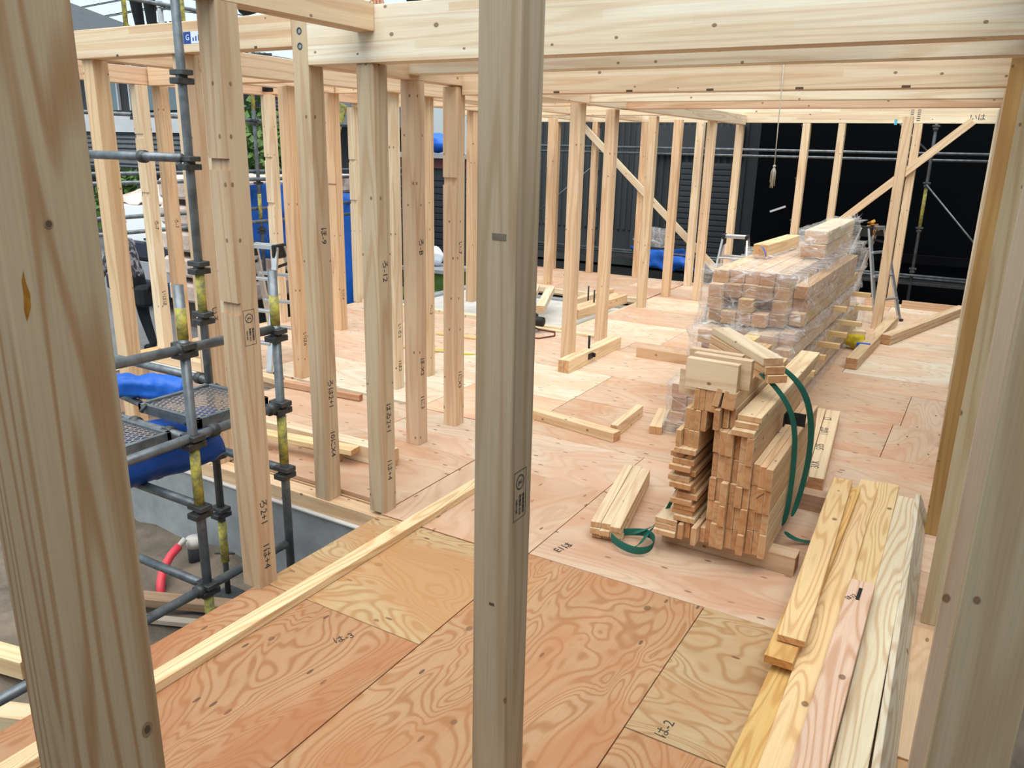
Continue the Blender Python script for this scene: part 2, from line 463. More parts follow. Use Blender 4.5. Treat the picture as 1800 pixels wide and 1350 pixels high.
# right hand bay and far bays: boards in rows of 0.91 m
def rows(x0, x1, y0, y1, cols, start, mat='plywood', first=0):
    k = 0; y = y0
    while y < y1-0.05:
        ye = min(y+0.91, y1)
        if y1-ye < 0.12: ye = y1
        x = x0; xe = start if k % 2 == 0 else start+0.91
        while xe-x0 < 0.25: xe += 1.82
        while x < x1-0.02:
            xx = min(xe, x1)
            if x1-xx < 0.12: xx = x1
            c = cols[(k*3+int(abs(x)*1.3)) % len(cols)]
            panel(x, xx, y, ye, c, mat)
            x = xx; xe += 1.82
        y = ye; k += 1
panel(-2.655, -1.74, yB-0.06, 4.09, WARM, 'veneer')
panel(-1.74, 0.135, yB, 4.09, MID, 'veneer')
panel(-4.93, -4.45, 3.25, 4.09, MID, 'veneer'); panel(-4.45, -2.66, 3.25, 4.09, WARM, 'veneer')
VCOL = [MID, WARM, (0.66, 0.50, 0.38), MID, (0.69, 0.54, 0.42), WARM]
rows(-4.93, 0.135, 4.09, 4.75, VCOL, -3.56, 'veneer')
# pale sheets in the middle of the floor
panel(-5.45, -3.63, 4.80, 5.55, LIGHT, 'veneer'); panel(-3.63, -2.72, 4.76, 5.55, (0.72, 0.52, 0.38), 'veneer')
panel(-6.88, -5.45, 4.80, 5.55, MID, 'veneer')
panel(-4.54, -2.72, 5.55, 6.46, LIGHT, 'veneer'); panel(-6.88, -4.54, 5.55, 6.46, (0.72, 0.55, 0.42), 'veneer')
rows(-2.72, 0.135, 4.75, 6.46, [WARM, MID, (0.66, 0.49, 0.37)], -1.3, 'veneer')
rows(-6.88, 0.135, 6.46, 7.87, [MID, (0.69, 0.54, 0.42), WARM, (0.66, 0.50, 0.38)], -5.8, 'veneer')
rows(-3.92, 0.135, 7.87, 12.18, [(0.68, 0.52, 0.40), LIGHT, MID, (0.67, 0.51, 0.39), WARM, (0.72, 0.59, 0.46)], -2.8, 'veneer')
rows(-6.88, -3.94, 10.36, 12.18, [(0.74, 0.56, 0.42), MID], -5.5, 'veneer')
text_part('marking', 'は-2', 0.055, (-0.70, 2.33, 0.0016), (0, 0, math.radians(88)), h2)
text_part('marking', 'は-3', 0.05, (-2.03, 2.13, 0.0016), (0, 0, math.radians(65)), floor)
text_part('marking', 'E1は', 0.06, (-1.62, 3.33, 0.0016), (0, 0, math.radians(75)), floor)

# sills under the edge posts
def sill(p0, p1, col, label, w=0.105, h=0.09):
    o = timber('sill', p0, p1, w, h, 'pine', col); return tag(o, label, 'sill')
sill((-4.95, 3.165, -0.067), (-2.66, 3.165, -0.067), vary(PEACH), 'timber sill on the grey foundation below the wall posts')
sill((-6.9, 2.9, -0.05), (-6.9, 7.9, -0.05), vary(YEL), 'yellowish timber sill behind the open porch corner')
sill((-6.85, 4.72, -0.05), (-4.95, 4.72, -0.05), vary(PEACH), 'timber sill along the back of the open porch')
sill((-6.85, 7.85, 0.0), (-3.95, 7.85, 0.0), vary(CREAM), 'pale timber sill beside the grey slab bay')
sill((-3.95, 7.9, -0.03), (-3.95, 10.3, -0.03), vary(PALE), 'timber edging on the near side of the slab bay', 0.045, 0.048)
sill((-6.85, 10.33, -0.03), (-3.95, 10.33, -0.03), vary(CREAM), 'timber edging beyond the slab bay', 0.045, 0.07)

# ------------------------------------------------------------------ posts
def post(xr, yf, z1, label, color=None, z0=0.0, w=0.105, d=0.105, notches=(), mat='pine', group=None, name='wooden_post', marks=None, markz=None):
    color = color or vary(PALE)
    L = z1-z0
    bm = bmesh.new()
    cuts = sorted(notches)
    z = z0
    segs = []
    for nz, nh in cuts:
        segs.append((z, nz, False)); segs.append((nz, nz+nh, True)); z = nz+nh
    segs.append((z, z1, False))
    for a, b, n in segs:
        # local x up the post, local y = -Y, local z = +X
        add_box(bm, a-z0-L/2, b-z0-L/2, -d/2, d/2-(0.014 if n else 0), -w/2, w/2, 0 if cuts else 0.0025)
    o = link(name, bm_mesh(bm, 'post'), mat, None, color)
    M = Matrix(((0, 0, 1), (0, -1, 0), (1, 0, 0))).to_4x4()
    M.translation = (xr-w/2, yf+d/2, (z0+z1)/2)
    o.matrix_world = M
    tag(o, label, 'post' if name != 'wall_stud' else 'stud', group)
    if marks:
        # writing runs down the right hand (+X) face
        for (txt, zz, sz) in marks:
            text_part('marking', txt, sz, (xr+0.0008, yf+d/2, zz), (math.radians(90), math.radians(90), math.radians(90)), o)
    return o
def stamp(o, xr, yc, z, h=0.16):
    """printed grading stamp: frame, ring and rows of lettering on the right-hand face"""
    for (a0, a1, b0, b1) in ((-0.03, 0.03, h/2, h/2+0.0015), (-0.03, 0.03, -h/2, -h/2+0.0015), (-0.03, -0.0285, -h/2, h/2), (0.0285, 0.03, -h/2, h/2)):
        set_parent(box_obj('stamp_line', xr, xr+0.0006, yc+a0, yc+a1, z+b0, z+b1, 'ink', ch=0), o)
    bm = bmesh.new()
    for k in range(24):
        a0 = 2*math.pi*k/24; a1 = 2*math.pi*(k+1)/24
        q = [bm.verts.new((0.0006, r_*math.cos(a), r_*math.sin(a))) for r_, a in ((0.02, a0), (0.02, a1), (0.0165, a1), (0.0165, a0))]
        bm.faces.new(q)
    ring = link('stamp_ring', bm_mesh(bm, 'ring'), 'ink'); ring.location = (xr, yc, z+h*0.27); set_parent(ring, o)
    text_part('marking', 'JAS', 0.014, (xr+0.0008, yc, z+h*0.27), (math.radians(90), 0, math.radians(90)), o)
    for k, t_ in enumerate(('構造用製材', '乾燥材 D15', '105×105')):
        text_part('marking', t_, 0.011, (xr+0.0008, yc+0.016-0.016*k, z-h*0.2), (math.radians(90), math.radians(90), math.radians(90)), o)

NEARC = (0.66, 0.55, 0.41); GRN = (0.44, 0.375, 0.28)  # nearest posts: foreground shade put into their darkened base colours
pl = post(-0.83, 0.42, 2.9, 'large nearest post at the left edge with long brown grain lines', (0.54, 0.43, 0.30), z0=-0.0, mat='pine_bold')
# resin pocket and big knot on the near post
bm = bmesh.new()
pts = [(-0.026, -0.003), (-0.012, 0.003), (0.002, 0.0042), (0.012, 0.002), (0.026, 0.001), (0.016, -0.002), (0.002, -0.0022), (-0.014, -0.004)]
bm.faces.new([bm.verts.new((0.0004, b_, a_)) for a_, b_ in pts])
rp = link('resin_pocket', bm_mesh(bm, 'resin'), plain('resin', (0.45, 0.20, 0.03), 0.35, var=0.4, vscale=60)); rp.location = (-0.83, 0.437, 1.815); set_parent(rp, pl)
pc = post(-0.90, 1.54, 2.9, 'tall grey-beige post in the middle foreground, nearest to camera', GRN)
stamp(pc, -0.90, 1.588, 1.14, 0.13)
p440 = post(-2.61, 2.21, 2.475, 'notched post at the floor edge beside the scaffold', (0.58, 0.445, 0.31), notches=((1.28, 0.05), (1.86, 0.045)), marks=(('ろ2+1', 0.37, 0.05), ('1は+4', 0.15, 0.05)))
stamp(p440, -2.61, 2.262, 1.22, 0.15)
post(-2.635, 3.13, 2.34, 'grey-tan post under the large beam, right of the holed post', (0.56, 0.455, 0.325), marks=(('はゐ2+1', 0.55, 0.048), ('1は+4', 0.25, 0.048), ('ろ-12', 1.35, 0.05)))
p550 = post(-3.04, 3.12, 2.66, 'tall post with two round bolt holes at the top, by the sill', (0.60, 0.47, 0.33), z0=-0.022, marks=(('ろは2+1', 0.62, 0.048), ('10にX4', 0.32, 0.05), ('ほ-9', 1.5, 0.05)))
for zz in (2.585, 2.50, 2.43):
    bm = bmesh.new(); bmesh.ops.create_cone(bm, cap_ends=True, segments=16, radius1=0.017, radius2=0.017, depth=0.002, matrix=Matrix.Rotation(math.pi/2, 4, 'X'))
    h = link('bolt_hole_shade', bm_mesh(bm, 'hole'), 'steel_dark'); h.location = (-3.09, 3.1195, zz); set_parent(h, p550)  # dark disc painting the shade inside a hole
    bm = bmesh.new(); bmesh.ops.create_cone(bm, cap_ends=True, segments=10, radius1=0.011, radius2=0.009, depth=0.003, matrix=Matrix.Rotation(math.pi/2, 4, 'X'))
    h2_ = link('bolt_head', bm_mesh(bm, 'bolt'), 'concrete'); h2_.location = (-3.0875, 3.1185, zz-0.002); set_parent(h2_, p550)
post(-3.12, 4.08, 2.35, 'post with pinkish right face, second behind the large beam', (0.70, 0.53, 0.38), marks=(('ほ-X2', 0.55, 0.05), ('1に3', 0.3, 0.05), ('ろ-B', 1.35, 0.06)))
post(-3.13, 4.54, 2.345, 'post left of the middle foreground post, with a slot high up', (0.73, 0.55, 0.38), notches=((1.72, 0.05),), marks=(('1にX3', 0.35, 0.05), ('い-7', 1.3, 0.05)))
post(-4.06, 5.02, 2.36, 'narrow-looking pale post just behind the grey-tan post', vary(CREAM), marks=(('いろ2', 0.5, 0.05), ('1は2', 0.2, 0.05)))
post(-4.08, 5.49, 2.36, 'pale post between the pink-faced post and the slotted post', vary(PALE), marks=(('へ-2', 0.6, 0.05),))
post(-5.95, 6.42, 2.46, 'knotty peach post standing free in the left bay', vary(PEACH), notches=((1.55, 0.02),), marks=(('とに4', 0.4, 0.048),))
post(-6.88, 7.79, 2.40, 'thin far corner post at the back of the left bay', vary(CREAM), notches=((1.25, 0.05), (1.75, 0.04)))
post(-4.93, 4.81, 2.40, 'warm post behind the aluminium stepladder', vary(PEACH), marks=(('いは6', 0.35, 0.05),))
post(-6.74, 6.30, 2.45, 'pale notched post of the left outer wall, behind the stepladder', vary(CREAM), notches=((1.30, 0.04), (1.78, 0.04)))
post(-4.0, 3.15, 2.43, 'post directly behind the grey scaffold standard', (0.70, 0.53, 0.37), z0=-0.022, marks=(('10はL6', 0.35, 0.048), ('いろ', 0.95, 0.05)))
post(-4.85, 3.15, 2.43, 'corner post beside the nearest post, left of the scaffold', (0.73, 0.53, 0.33), z0=-0.022, marks=(('はに6', 0.3, 0.05),))
post(-6.77, 4.80, 2.44, 'left one of the paired posts beyond the porch', vary(CREAM), notches=((1.46, 0.04), (1.98, 0.04)), marks=(('ろ-7', 1.2, 0.05), ('いはほ', 0.5, 0.05)))
post(-6.77, 5.02, 2.44, 'right one of the paired posts beyond the porch', vary(PEACH), marks=(('ろ-7', 1.2, 0.05),))
post(-4.76, 3.90, 2.42, 'narrow pale post seen just left of the notched post', vary(CREAM))
post(-5.72, 8.68, 2.40, 'far post with a reddish end standing by the slab bay', vary(PEACH))
# right of the middle post
post(-3.20, 6.54, 2.36, 'front post of the inner row, beside the doubled board with bracket', (0.76, 0.58, 0.40))
post(-3.37, 7.66, 2.36, 'second post of the inner row, behind the doubled board', (0.76, 0.57, 0.39))
post(-3.72, 9.70, 2.38, 'third post of the inner row, in front of the blue sheet', vary(PALE))
post(-3.75, 10.70, 2.38, 'post of the inner row right of the blue sheet', vary(PEACH))
post(-3.28, 10.66, 2.37, 'post at the right end of the inner row', (0.74, 0.56, 0.38))
post(-3.80, 11.80, 2.39, 'back post crossed by the left diagonal brace', vary(CREAM))
post(-5.57, 10.55, 2.39, 'far post left of the inner row, on the back floor', vary(PEACH))
post(-0.92, 10.17, 2.40, 'post in front of the back wall beside the leaning stepladder', (0.72, 0.54, 0.36))
# back wall row
for xr, lab, w in ((-6.30, 'leftmost post of the back wall', 0.09), (-5.60, 'back wall post left of the blue sheet', 0.09), (-4.76, 'back wall post behind the blue sheet', 0.10), (-3.30, 'back wall post right of the diagonal brace foot', 0.10), (-2.37, 'back wall post left of the hanging rope', 0.10), (-1.91, 'back wall post at the foot of the right brace', 0.09), (-0.97, 'back wall post crossing the right diagonal brace', 0.10), (-0.05, 'corner post where the back and right walls meet', 0.105)):
    post(xr, 12.06, 2.39, lab, vary(PALE if xr > -4 else PEACH), w=w)
# right wall row
post(0.155, 1.20, 2.9, 'nearest post on the right edge with a cracked corner', (0.47, 0.405, 0.29), w=0.105, d=0.07)  # base colour darkened to carry foreground shade
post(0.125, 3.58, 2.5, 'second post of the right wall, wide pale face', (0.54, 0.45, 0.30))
post(0.065, 4.55, 2.5, 'brown shaded post of the right wall', (0.50, 0.32, 0.13))  # shade put into the brown base colour
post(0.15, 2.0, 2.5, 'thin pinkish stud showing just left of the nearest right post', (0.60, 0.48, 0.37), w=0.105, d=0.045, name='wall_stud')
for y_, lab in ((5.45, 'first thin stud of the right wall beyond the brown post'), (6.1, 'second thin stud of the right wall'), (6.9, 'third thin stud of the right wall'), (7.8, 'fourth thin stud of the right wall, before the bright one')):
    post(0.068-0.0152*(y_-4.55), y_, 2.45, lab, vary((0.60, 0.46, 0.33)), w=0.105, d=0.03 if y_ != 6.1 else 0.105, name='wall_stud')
post(-0.085, 9.14, 2.42, 'bright thin stud ending the right wall, edge lit white', (0.80, 0.72, 0.56), w=0.03, d=0.105, name='wall_stud')  # whole stud paler: the lit edge put into the base colour
post(0.025, 9.3, 2.42, 'shaded stud behind the bright one on the right wall', vary(GREYW), w=0.105, d=0.03, name='wall_stud')  # grey base colour carries the shade

# ------------------------------------------------------------------ braces
def brace(p0, p1, label, col=PALE):
    return tag(timber('diagonal_brace', p0, p1, 0.045, 0.10, 'pine', vary(col), up=(0, 1, 0), roll=math.pi/2), label, 'brace')
brace((-5.95, 12.01, 2.43), (-3.22, 12.01, 0.03), 'diagonal brace running down to the right in the back wall', CREAM)
brace((-0.40, 12.01, 2.42), (-2.95, 12.01, -0.0), 'diagonal brace rising to the right in the back wall', PALE)

# ------------------------------------------------------------------ beams
def beam(p0, p1, h, label, w=0.105, mat='glulam', col=None):
    """p0, p1: centre of the underside at both ends"""
    a = Vector(p0)+Vector((0, 0, h/2)); b = Vector(p1)+Vector((0, 0, h/2))
    return tag(timber('timber_beam', a, b, w, h, mat, col or vary(CREAM)), label, 'beam')
big = beam((-3.04, 3.172, 2.34), (0.14, 3.172, 2.34), 0.25, 'deep nearest cross beam with knots, over the foreground', col=(0.84, 0.80, 0.69))
lb = beam((-4.96, 3.172, 2.43), (-3.146, 3.172, 2.43), 0.16, 'left cross beam with the blue and white sticker', col=(0.77, 0.63, 0.47))
beam((-2.662, 0.2, 2.475), (-2.662, 3.118, 2.475), 0.125, 'beam coming from the near left and ending on the deep cross beam', col=(0.74, 0.56, 0.38), mat='pine')
b2 = beam((-3.2, 4.08, 2.375), (0.1, 4.08, 2.375), 0.16, 'second cross beam behind the deep one', col=(0.78, 0.71, 0.58), mat='pine')
b3 = beam((-3.12, 4.645, 2.295), (0.1, 4.645, 2.295), 0.26, 'deep cross beam with red knots and a sticker', col=(0.81, 0.69, 0.54))
beam((-4.6, 6.60, 2.36), (0.06, 6.60, 2.36), 0.15, 'pale cross beam resting on the front post of the inner row', col=(0.81, 0.71, 0.55), mat='pine')
beam((-3.36, 7.72, 2.36), (0.04, 7.72, 2.36), 0.15, 'reddish shaded cross beam before the back beam', col=(0.62, 0.42, 0.28), mat='pine')  # darker reddish base colour stands for shade on this face
back = beam((-6.7, 12.11, 2.39), (0.1, 12.11, 2.39), 0.22, 'long pale beam along the top of the back wall', col=(0.82, 0.74, 0.59))
beam((-6.9, 9.75, 2.39), (-3.3, 9.75, 2.39), 0.18, 'pale beam over the slab bay', col=(0.80, 0.67, 0.49))
beam((-6.9, 7.84, 2.40), (-3.3, 7.84, 2.40), 0.24, 'deep beam on the far side of the left bay', col=(0.76, 0.58, 0.42))
beam((-6.9, 6.47, 2.46), (-3.3, 6.47, 2.46), 0.20, 'beam over the free-standing knotty post', col=(0.75, 0.56, 0.39))
beam((-6.78, 4.98, 2.44), (-4.96, 4.98, 2.44), 0.16, 'beam over the porch between the paired posts and the stepladder', col=(0.72, 0.52, 0.35))
for x_, y0_, y1_, z_, h_, lab, c_ in (
        (-3.17, 3.23, 6.53, 2.35, 0.12, 'long beam running back over the pink-faced and slotted posts', (0.77, 0.60, 0.43)),
        (-3.31, 6.66, 12.04, 2.36, 0.13, 'beam running back over the inner row to the back wall', (0.70, 0.58, 0.44)),
        (-4.05, 3.24, 6.4, 2.35, 0.13, 'beam running back from the post behind the scaffold', (0.76, 0.57, 0.40)),
        (-4.9, 3.23, 6.4, 2.43, 0.12, 'beam running back from the corner post', (0.72, 0.52, 0.34)),
        (-5.95, 4.92, 6.4, 2.46, 0.14, 'beam running back to the free-standing knotty post', (0.76, 0.58, 0.41)),
        (-6.85, 4.2, 7.78, 2.445, 0.15, 'top beam of the left outer wall over the paired posts', (0.70, 0.48, 0.33)),
        (-4.9, 6.6, 12.0, 2.40, 0.16, 'far beam running back over the slab bay', (0.78, 0.62, 0.45)),
        (-5.75, 7.9, 12.0, 2.40, 0.16, 'left far beam running back over the slab bay', (0.78, 0.62, 0.45)),
        (0.03, 0.6, 12.04, 2.50, 0.20, 'top beam of the right wall', (0.66, 0.52, 0.37))):
    beam((x_, y0_, z_), (x_, y1_, z_), h_, lab, col=c_, mat='pine')

# stickers on two beams: dark blue and white printed labels
def sticker(x, y, z, w, h, parent):
    a = box_obj('sticker', x, x+w*0.36, y-0.0008, y, z, z+h, 'label_blue', ch=0); set_parent(a, parent)
    b = box_obj('sticker', x+w*0.36, x+w, y-0.0008, y, z, z+h, 'label_white', ch=0); set_parent(b, parent)
    text_part('marking', 'G', h*0.7, (x+w*0.2, y-0.0012, z+h/2), (math.radians(90), 0, 0), parent, 'label_white')
    for k in range(4):
        set_parent(box_obj('print_line', x+w*(0.44+0.13*k), x+w*(0.5+0.13*k), y-0.0012, y-0.0008, z+h*0.2, z+h*(0.5+0.1*(k % 3)), 'label_blue', ch=0), parent)
sticker(-3.955, 3.1195, 2.475, 0.17, 0.06, lb)
sticker(-1.19, 4.592, 2.48, 0.2, 0.07, b3)
# dark flat boxes painting the shade of mortise slots along beam lower edges
def slot(x, y, z, w, h, parent):
    set_parent(box_obj('mortise_shade', x-w/2, x+w/2, y-0.0008, y+0.001, z, z+h, 'bark', ch=0), parent)
for x_ in (-2.42, -1.94, -1.46, -0.98, -0.47):
    slot(x_, 4.592, 2.297, 0.04, 0.012, b3)
for x_ in (-4.55, -3.4): slot(x_, 3.1195, 2.431, 0.02, 0.012, lb)
# pencilled marks and cyan tabs on the back beam
for k in range(2):
    for q in range(6):
        set_parent(box_obj('pencil_mark', -1.13+k*0.08, -1.09+k*0.08, 12.0565, 12.0575, 2.42+q*0.026, 2.43+q*0.026, 'ink', ch=0), back)
text_part('marking', 'いは', 0.09, (-0.36, 12.0565, 2.46), (math.radians(90), 0, 0), back)
for x_ in (-3.33, -1.31): set_parent(box_obj('tab', x_, x_+0.035, 12.0555, 12.0575, 2.37, 2.44, 'cyan_tab', ch=0), back)
# a dark patch painting a slot's shade, a smudge and dark knots on the two nearest posts
def disc(o, loc, r, normal, mat, sx=1.0, name='knot'):
    bm = bmesh.new(); bmesh.ops.create_circle(bm, cap_ends=True, segments=16, radius=r)
    for v in bm.verts: v.co.x *= sx
    d_ = link(name, bm_mesh(bm, name), mat); d_.location = loc
    d_.rotation_euler = (math.radians(90), 0, math.radians(90) if normal == 'x' else 0)
    set_parent(d_, o)
disc(pl, (-0.8294, 0.470, 1.885), 0.0048, 'x', 'knot_ring'); disc(pl, (-0.8292, 0.470, 1.885), 0.0034, 'x', 'bark')
disc(pl, (-0.8294, 0.505, 1.24), 0.011, 'x', 'knot_ring', 0.7); disc(pl, (-0.8292, 0.505, 1.24), 0.006, 'x', 'bark', 0.7)
set_parent(box_obj('post_slot_shade', -0.955, -0.94, 1.5392, 1.541, 0.835, 0.843, 'bark', ch=0), pc)
set_parent(box_obj('ink_smudge', -0.962, -0.925, 1.5392, 1.541, 1.77, 1.785, 'smudge', ch=0), pc)
# joist hanger plates: small black brackets
def bracket(x, y, z, label, d=(0.05, 0.05, 0.048)):
    b = empty('metal_bracket', (x, y, z), label, 'bracket')
    set_parent(box_obj('plate', x-d[0]/2, x+d[0]/2, y-0.004, y, z-d[2]/2, z+d[2]/2, 'black_plastic', ch=0.001), b)
    set_parent(box_obj('flange', x-d[0]/2, x-d[0]/2+0.006, y-d[1], y, z-d[2]/2, z+d[2]/2, 'black_plastic', ch=0.001), b)
    for dz in (-0.016, 0.016):
        set_parent(box_obj('bolt', x+0.004, x+0.016, y-0.010, y-0.004, z+dz-0.005, z+dz+0.005, 'dark_metal', ch=0.001), b)
    return b
bracket(-6.80, 5.02, 2.50, 'black bracket under the beam over the porch', (0.09, 0.06, 0.05))
bracket(-6.72, 6.32, 2.50, 'black bracket on the left outer wall beam', (0.10, 0.06, 0.048))
# rope hanging from a beam
rp_ = empty('hanging_rope', (-1.34, 4.62, 2.0), 'thin cord with a frayed cream tassel hanging from a beam', 'rope')
rope_pts = [(-1.075, 4.588, 2.56), (-1.07, 4.586, 2.3), (-1.066, 4.585, 2.1), (-1.062, 4.585, 1.91)]
tube('cord', rope_pts, 0.003, 'cream_rope', rp_, 6)
bm = bmesh.new()
for k in range(14):
    a = 2*math.pi*k/14; rr = 0.006+0.004*(k % 3)
    tube_bm(bm, [(0, 0, 0.0), (rr*0.9*math.cos(a), rr*0.9*math.sin(a), -0.03), (rr*math.cos(a), rr*math.sin(a), -0.085-0.01*(k % 4))], 0.0024, 5)
bmesh.ops.create_icosphere(bm, subdivisions=1, radius=0.009)
ts = link('tassel', bm_mesh(bm, 'tassel', True), 'cream_rope'); ts.location = (-1.062, 4.585, 1.905); set_parent(ts, rp_)

# ------------------------------------------------------------------ loose timber on the floor
def lum(p0, p1, w, h, label, col=PALE, mat='pine', group=None, name='timber_board', roll=0.0, cat='board'):
    return tag(timber(name, p0, p1, w, h, mat, vary(col, 0.04), roll=roll), label, cat, group)
lum((-2.42, 0.2, 0.021), (-2.405, 4.15, 0.021), 0.078, 0.04, 'long pale batten lying along the left edge of the near floor', (0.80, 0.63, 0.40), 'board')
# long boards on the right foreground (y along, z = centre)
lum((-0.395, 2.83, 0.187), (-0.49, 4.62, 0.178), 0.105, 0.03, 'topmost yellow board of the right pile, its cut end facing camera', (0.76, 0.55, 0.30), 'board')
lum((-0.415, 2.72, 0.150), (-0.44, 4.60, 0.145), 0.105, 0.035, 'orange-yellow board under the topmost board of the right pile', (0.72, 0.46, 0.18), 'board')
lum((-0.385, 1.5, 0.052), (-0.40, 4.3, 0.052), 0.105, 0.10, 'lowest orange-yellow beam at the left of the right pile', (0.72, 0.47, 0.18), 'board')
lum((-0.28, 1.5, 0.115), (-0.365, 4.84, 0.115), 0.105, 0.03, 'long pale yellow knotty board beside the topmost board', (0.78, 0.58, 0.33), 'board')
lum((-0.20, 2.0, 0.062), (-0.26, 4.86, 0.112), 0.105, 0.035, 'yellow board running under the pink slotted board', (0.74, 0.56, 0.31), 'board')
pk = lum((-0.195, 1.4, 0.152), (-0.225, 3.48, 0.160), 0.10, 0.035, 'pinkish board with a dark mortise slot near its end', (0.74, 0.53, 0.41), 'board')
sl = box_obj('mortise_shade', -0.232, -0.217, 3.30, 3.41, 0.1776, 0.1782, 'dark_metal', ch=0); set_parent(sl, pk)  # dark sliver painting the shade inside the slot
text_part('marking', 'ほ12', 0.03, (-0.25, 3.31, 0.1786), (0, 0, math.radians(60)), pk)
lum((-0.085, 1.4, 0.10), (-0.152, 4.74, 0.10), 0.105, 0.03, 'whitish wavy-grained board with dark knots', (0.78, 0.68, 0.50), 'board')
lum((0.022, 1.4, 0.066), (-0.078, 4.80, 0.066), 0.026, 0.13, 'board leaning on its edge at the right of the pile', (0.74, 0.66, 0.52), 'board', roll=-0.42)
lum((-0.30, 3.0, 0.03), (-0.05, 3.03, 0.03), 0.05, 0.055, 'short bearer under the right pile of boards', TAN)
lum((-0.45, 4.4, 0.03), (-0.05, 4.42, 0.03), 0.05, 0.055, 'far short bearer under the right pile of boards', TAN)
# small ply patch by the right wall
lum((0.04, 2.62, 0.006), (0.035, 3.52, 0.006), 0.10, 0.012, 'narrow plywood strip along the foot of the right wall', (0.66, 0.49, 0.32), 'veneer')

# bundle of six boards left of the strapped stack
for k, (dx, z) in enumerate(((-0.056, 0.02), (-0.0, 0.02), (0.056, 0.02), (-0.056, 0.055), (0.0, 0.055), (0.056, 0.055), (-0.056, 0.09), (0.0, 0.09), (0.056, 0.09))):
    j = R(-0.012, 0.012)
    lum((-1.465+dx, 3.50+j+(0.02 if z < 0.05 else 0), z), (-1.625+dx, 4.33+j, z), 0.054, 0.033, '%s board of the %s layer in the small bundle left of the strapped stack' % (('left', 'middle', 'right')[k % 3], ('bottom', 'middle', 'top')[k//3]), (0.78, 0.63, 0.44), 'pine', 'boards of the small bundle beside the green strap')
# pieces scattered in the middle
lum((-2.77, 5.06, 0.035), (-2.02, 4.93, 0.035), 0.09, 0.07, 'long offcut lying crosswise on the middle of the floor', (0.76, 0.58, 0.38))
lum((-2.075, 5.00, 0.045), (-2.10, 5.55, 0.045), 0.055, 0.09, 'short offcut standing on edge touching the long offcut', (0.77, 0.60, 0.41))
lum((-1.845, 5.22, 0.03), (-1.94, 5.66, 0.03), 0.09, 0.06, 'short square offcut lying right of the paired offcuts', (0.78, 0.60, 0.40))
lum((-2.82, 7.26, 0.05), (-1.85, 7.26, 0.05), 0.03, 0.10, 'reddish plank on edge left of the wrapped pile', (0.66, 0.45, 0.29))
# doubled board with bracket and bolt
for dx, lab in ((0.0, 'right'), (-0.058, 'left')):
    o_ = lum((-3.118+dx, 6.30, 0.062), (-3.118+dx, 7.50, 0.062), 0.052, 0.122, '%s board of the doubled pair with the black bracket' % lab, (0.78, 0.61, 0.41))
    if dx == 0: dbl = o_
def plate(x, y, z, parent, s=1.0):
    set_parent(box_obj('bracket_plate', x, x+0.012*s, y-0.045*s, y+0.045*s, z-0.028*s, z+0.028*s, 'black_plastic', ch=0.002), parent)
    set_parent(box_obj('bracket_lug', x, x+0.03*s, y+0.045*s, y+0.065*s, z-0.02*s, z+0.02*s, 'black_plastic', ch=0.003), parent)
plate(-3.092, 6.75, 0.075, dbl)
tube('bolt', [(-3.155, 6.85, 0.10), (-3.155, 6.85, 0.245)], 0.012, 'black_plastic', dbl, 8)
# farther group by the slab bay
for k, (x, y0, y1, z, w, lab) in enumerate(((-4.10, 8.50, 9.85, 0.065, 0.055, 'front right board of the far doubled pair with black bolts'), (-4.165, 8.48, 9.80, 0.065, 0.055, 'front left board of the far doubled pair with black bolts'), (-4.30, 8.75, 10.05, 0.06, 0.08, 'pale board behind the far doubled pair'), (-4.55, 9.3, 10.4, 0.05, 0.09, 'thin far board by the slab bay edge'))):
    b_ = lum((x, y0, z), (x+0.06, y1, z), w, 0.12 if k < 2 else 0.07, lab, (0.74, 0.55, 0.36))
    if k in (0, 2): tube('bolt', [(x-0.03, y0+0.55, z), (x-0.03, y0+0.55, z+0.22)], 0.011, 'black_plastic', b_, 8)
for k, (dx, a) in enumerate(((0.0, 0.0), (-0.17, 0.03), (-0.30, 0.06))):
    lum((-4.60+dx, 8.50, 0.07), (-5.10+dx*1.25-a, 9.72, 0.10), 0.105, 0.09, ('right', 'middle', 'left')[k]+' pale squared timber jutting over the slab bay', (0.80, 0.68, 0.50))
lum((-4.95, 7.78, 0.012), (-3.5, 7.82, 0.012), 0.10, 0.022, 'thin pale strip lying behind the front inner post', (0.82, 0.70, 0.48))
lum((-5.0, 6.9, 0.012), (-4.2, 7.0, 0.012), 0.08, 0.02, 'yellowish strip lying in the left bay', YEL)
# right: two wrapped pairs of timbers lying on the floor
for k, (dx, z) in enumerate(((0, 0.03), (0, 0.085))):
    o_ = lum((-0.93+dx, 8.02, z), (-0.83, 10.60, z), 0.11, 0.052, ('lower' if k == 0 else 'upper')+' timber of the pair with a blue band right of the wrapped pile', (0.68, 0.52, 0.34))
set_parent(box_obj('blue_band', -0.99, -0.86, 8.72, 8.78, 0.0, 0.114, 'blue_tarp', ch=0), o_)
for k, z in enumerate((0.03, 0.085)):
    lum((-0.78, 9.35, z), (-0.14, 11.9, z), 0.11, 0.052, ('lower' if k == 0 else 'upper')+' timber of the pair lying slantwise towards the back right corner', (0.66, 0.50, 0.33))
lum((-0.90, 11.88, 0.05), (-2.4, 11.88, 0.05), 0.04, 0.10, 'board on edge along the foot of the back wall', (0.75, 0.55, 0.37))
lum((-0.07, 11.90, 0.05), (-0.86, 11.90, 0.05), 0.04, 0.10, 'shaded board on edge in the back right corner', (0.62, 0.42, 0.28))  # darker base colour than its neighbour, standing for corner shade
lum((-1.17, 9.55, 0.04), (-1.02, 9.60, 0.04), 0.10, 0.08, 'small pale block on the floor before the leaning stepladder', (0.82, 0.70, 0.52))
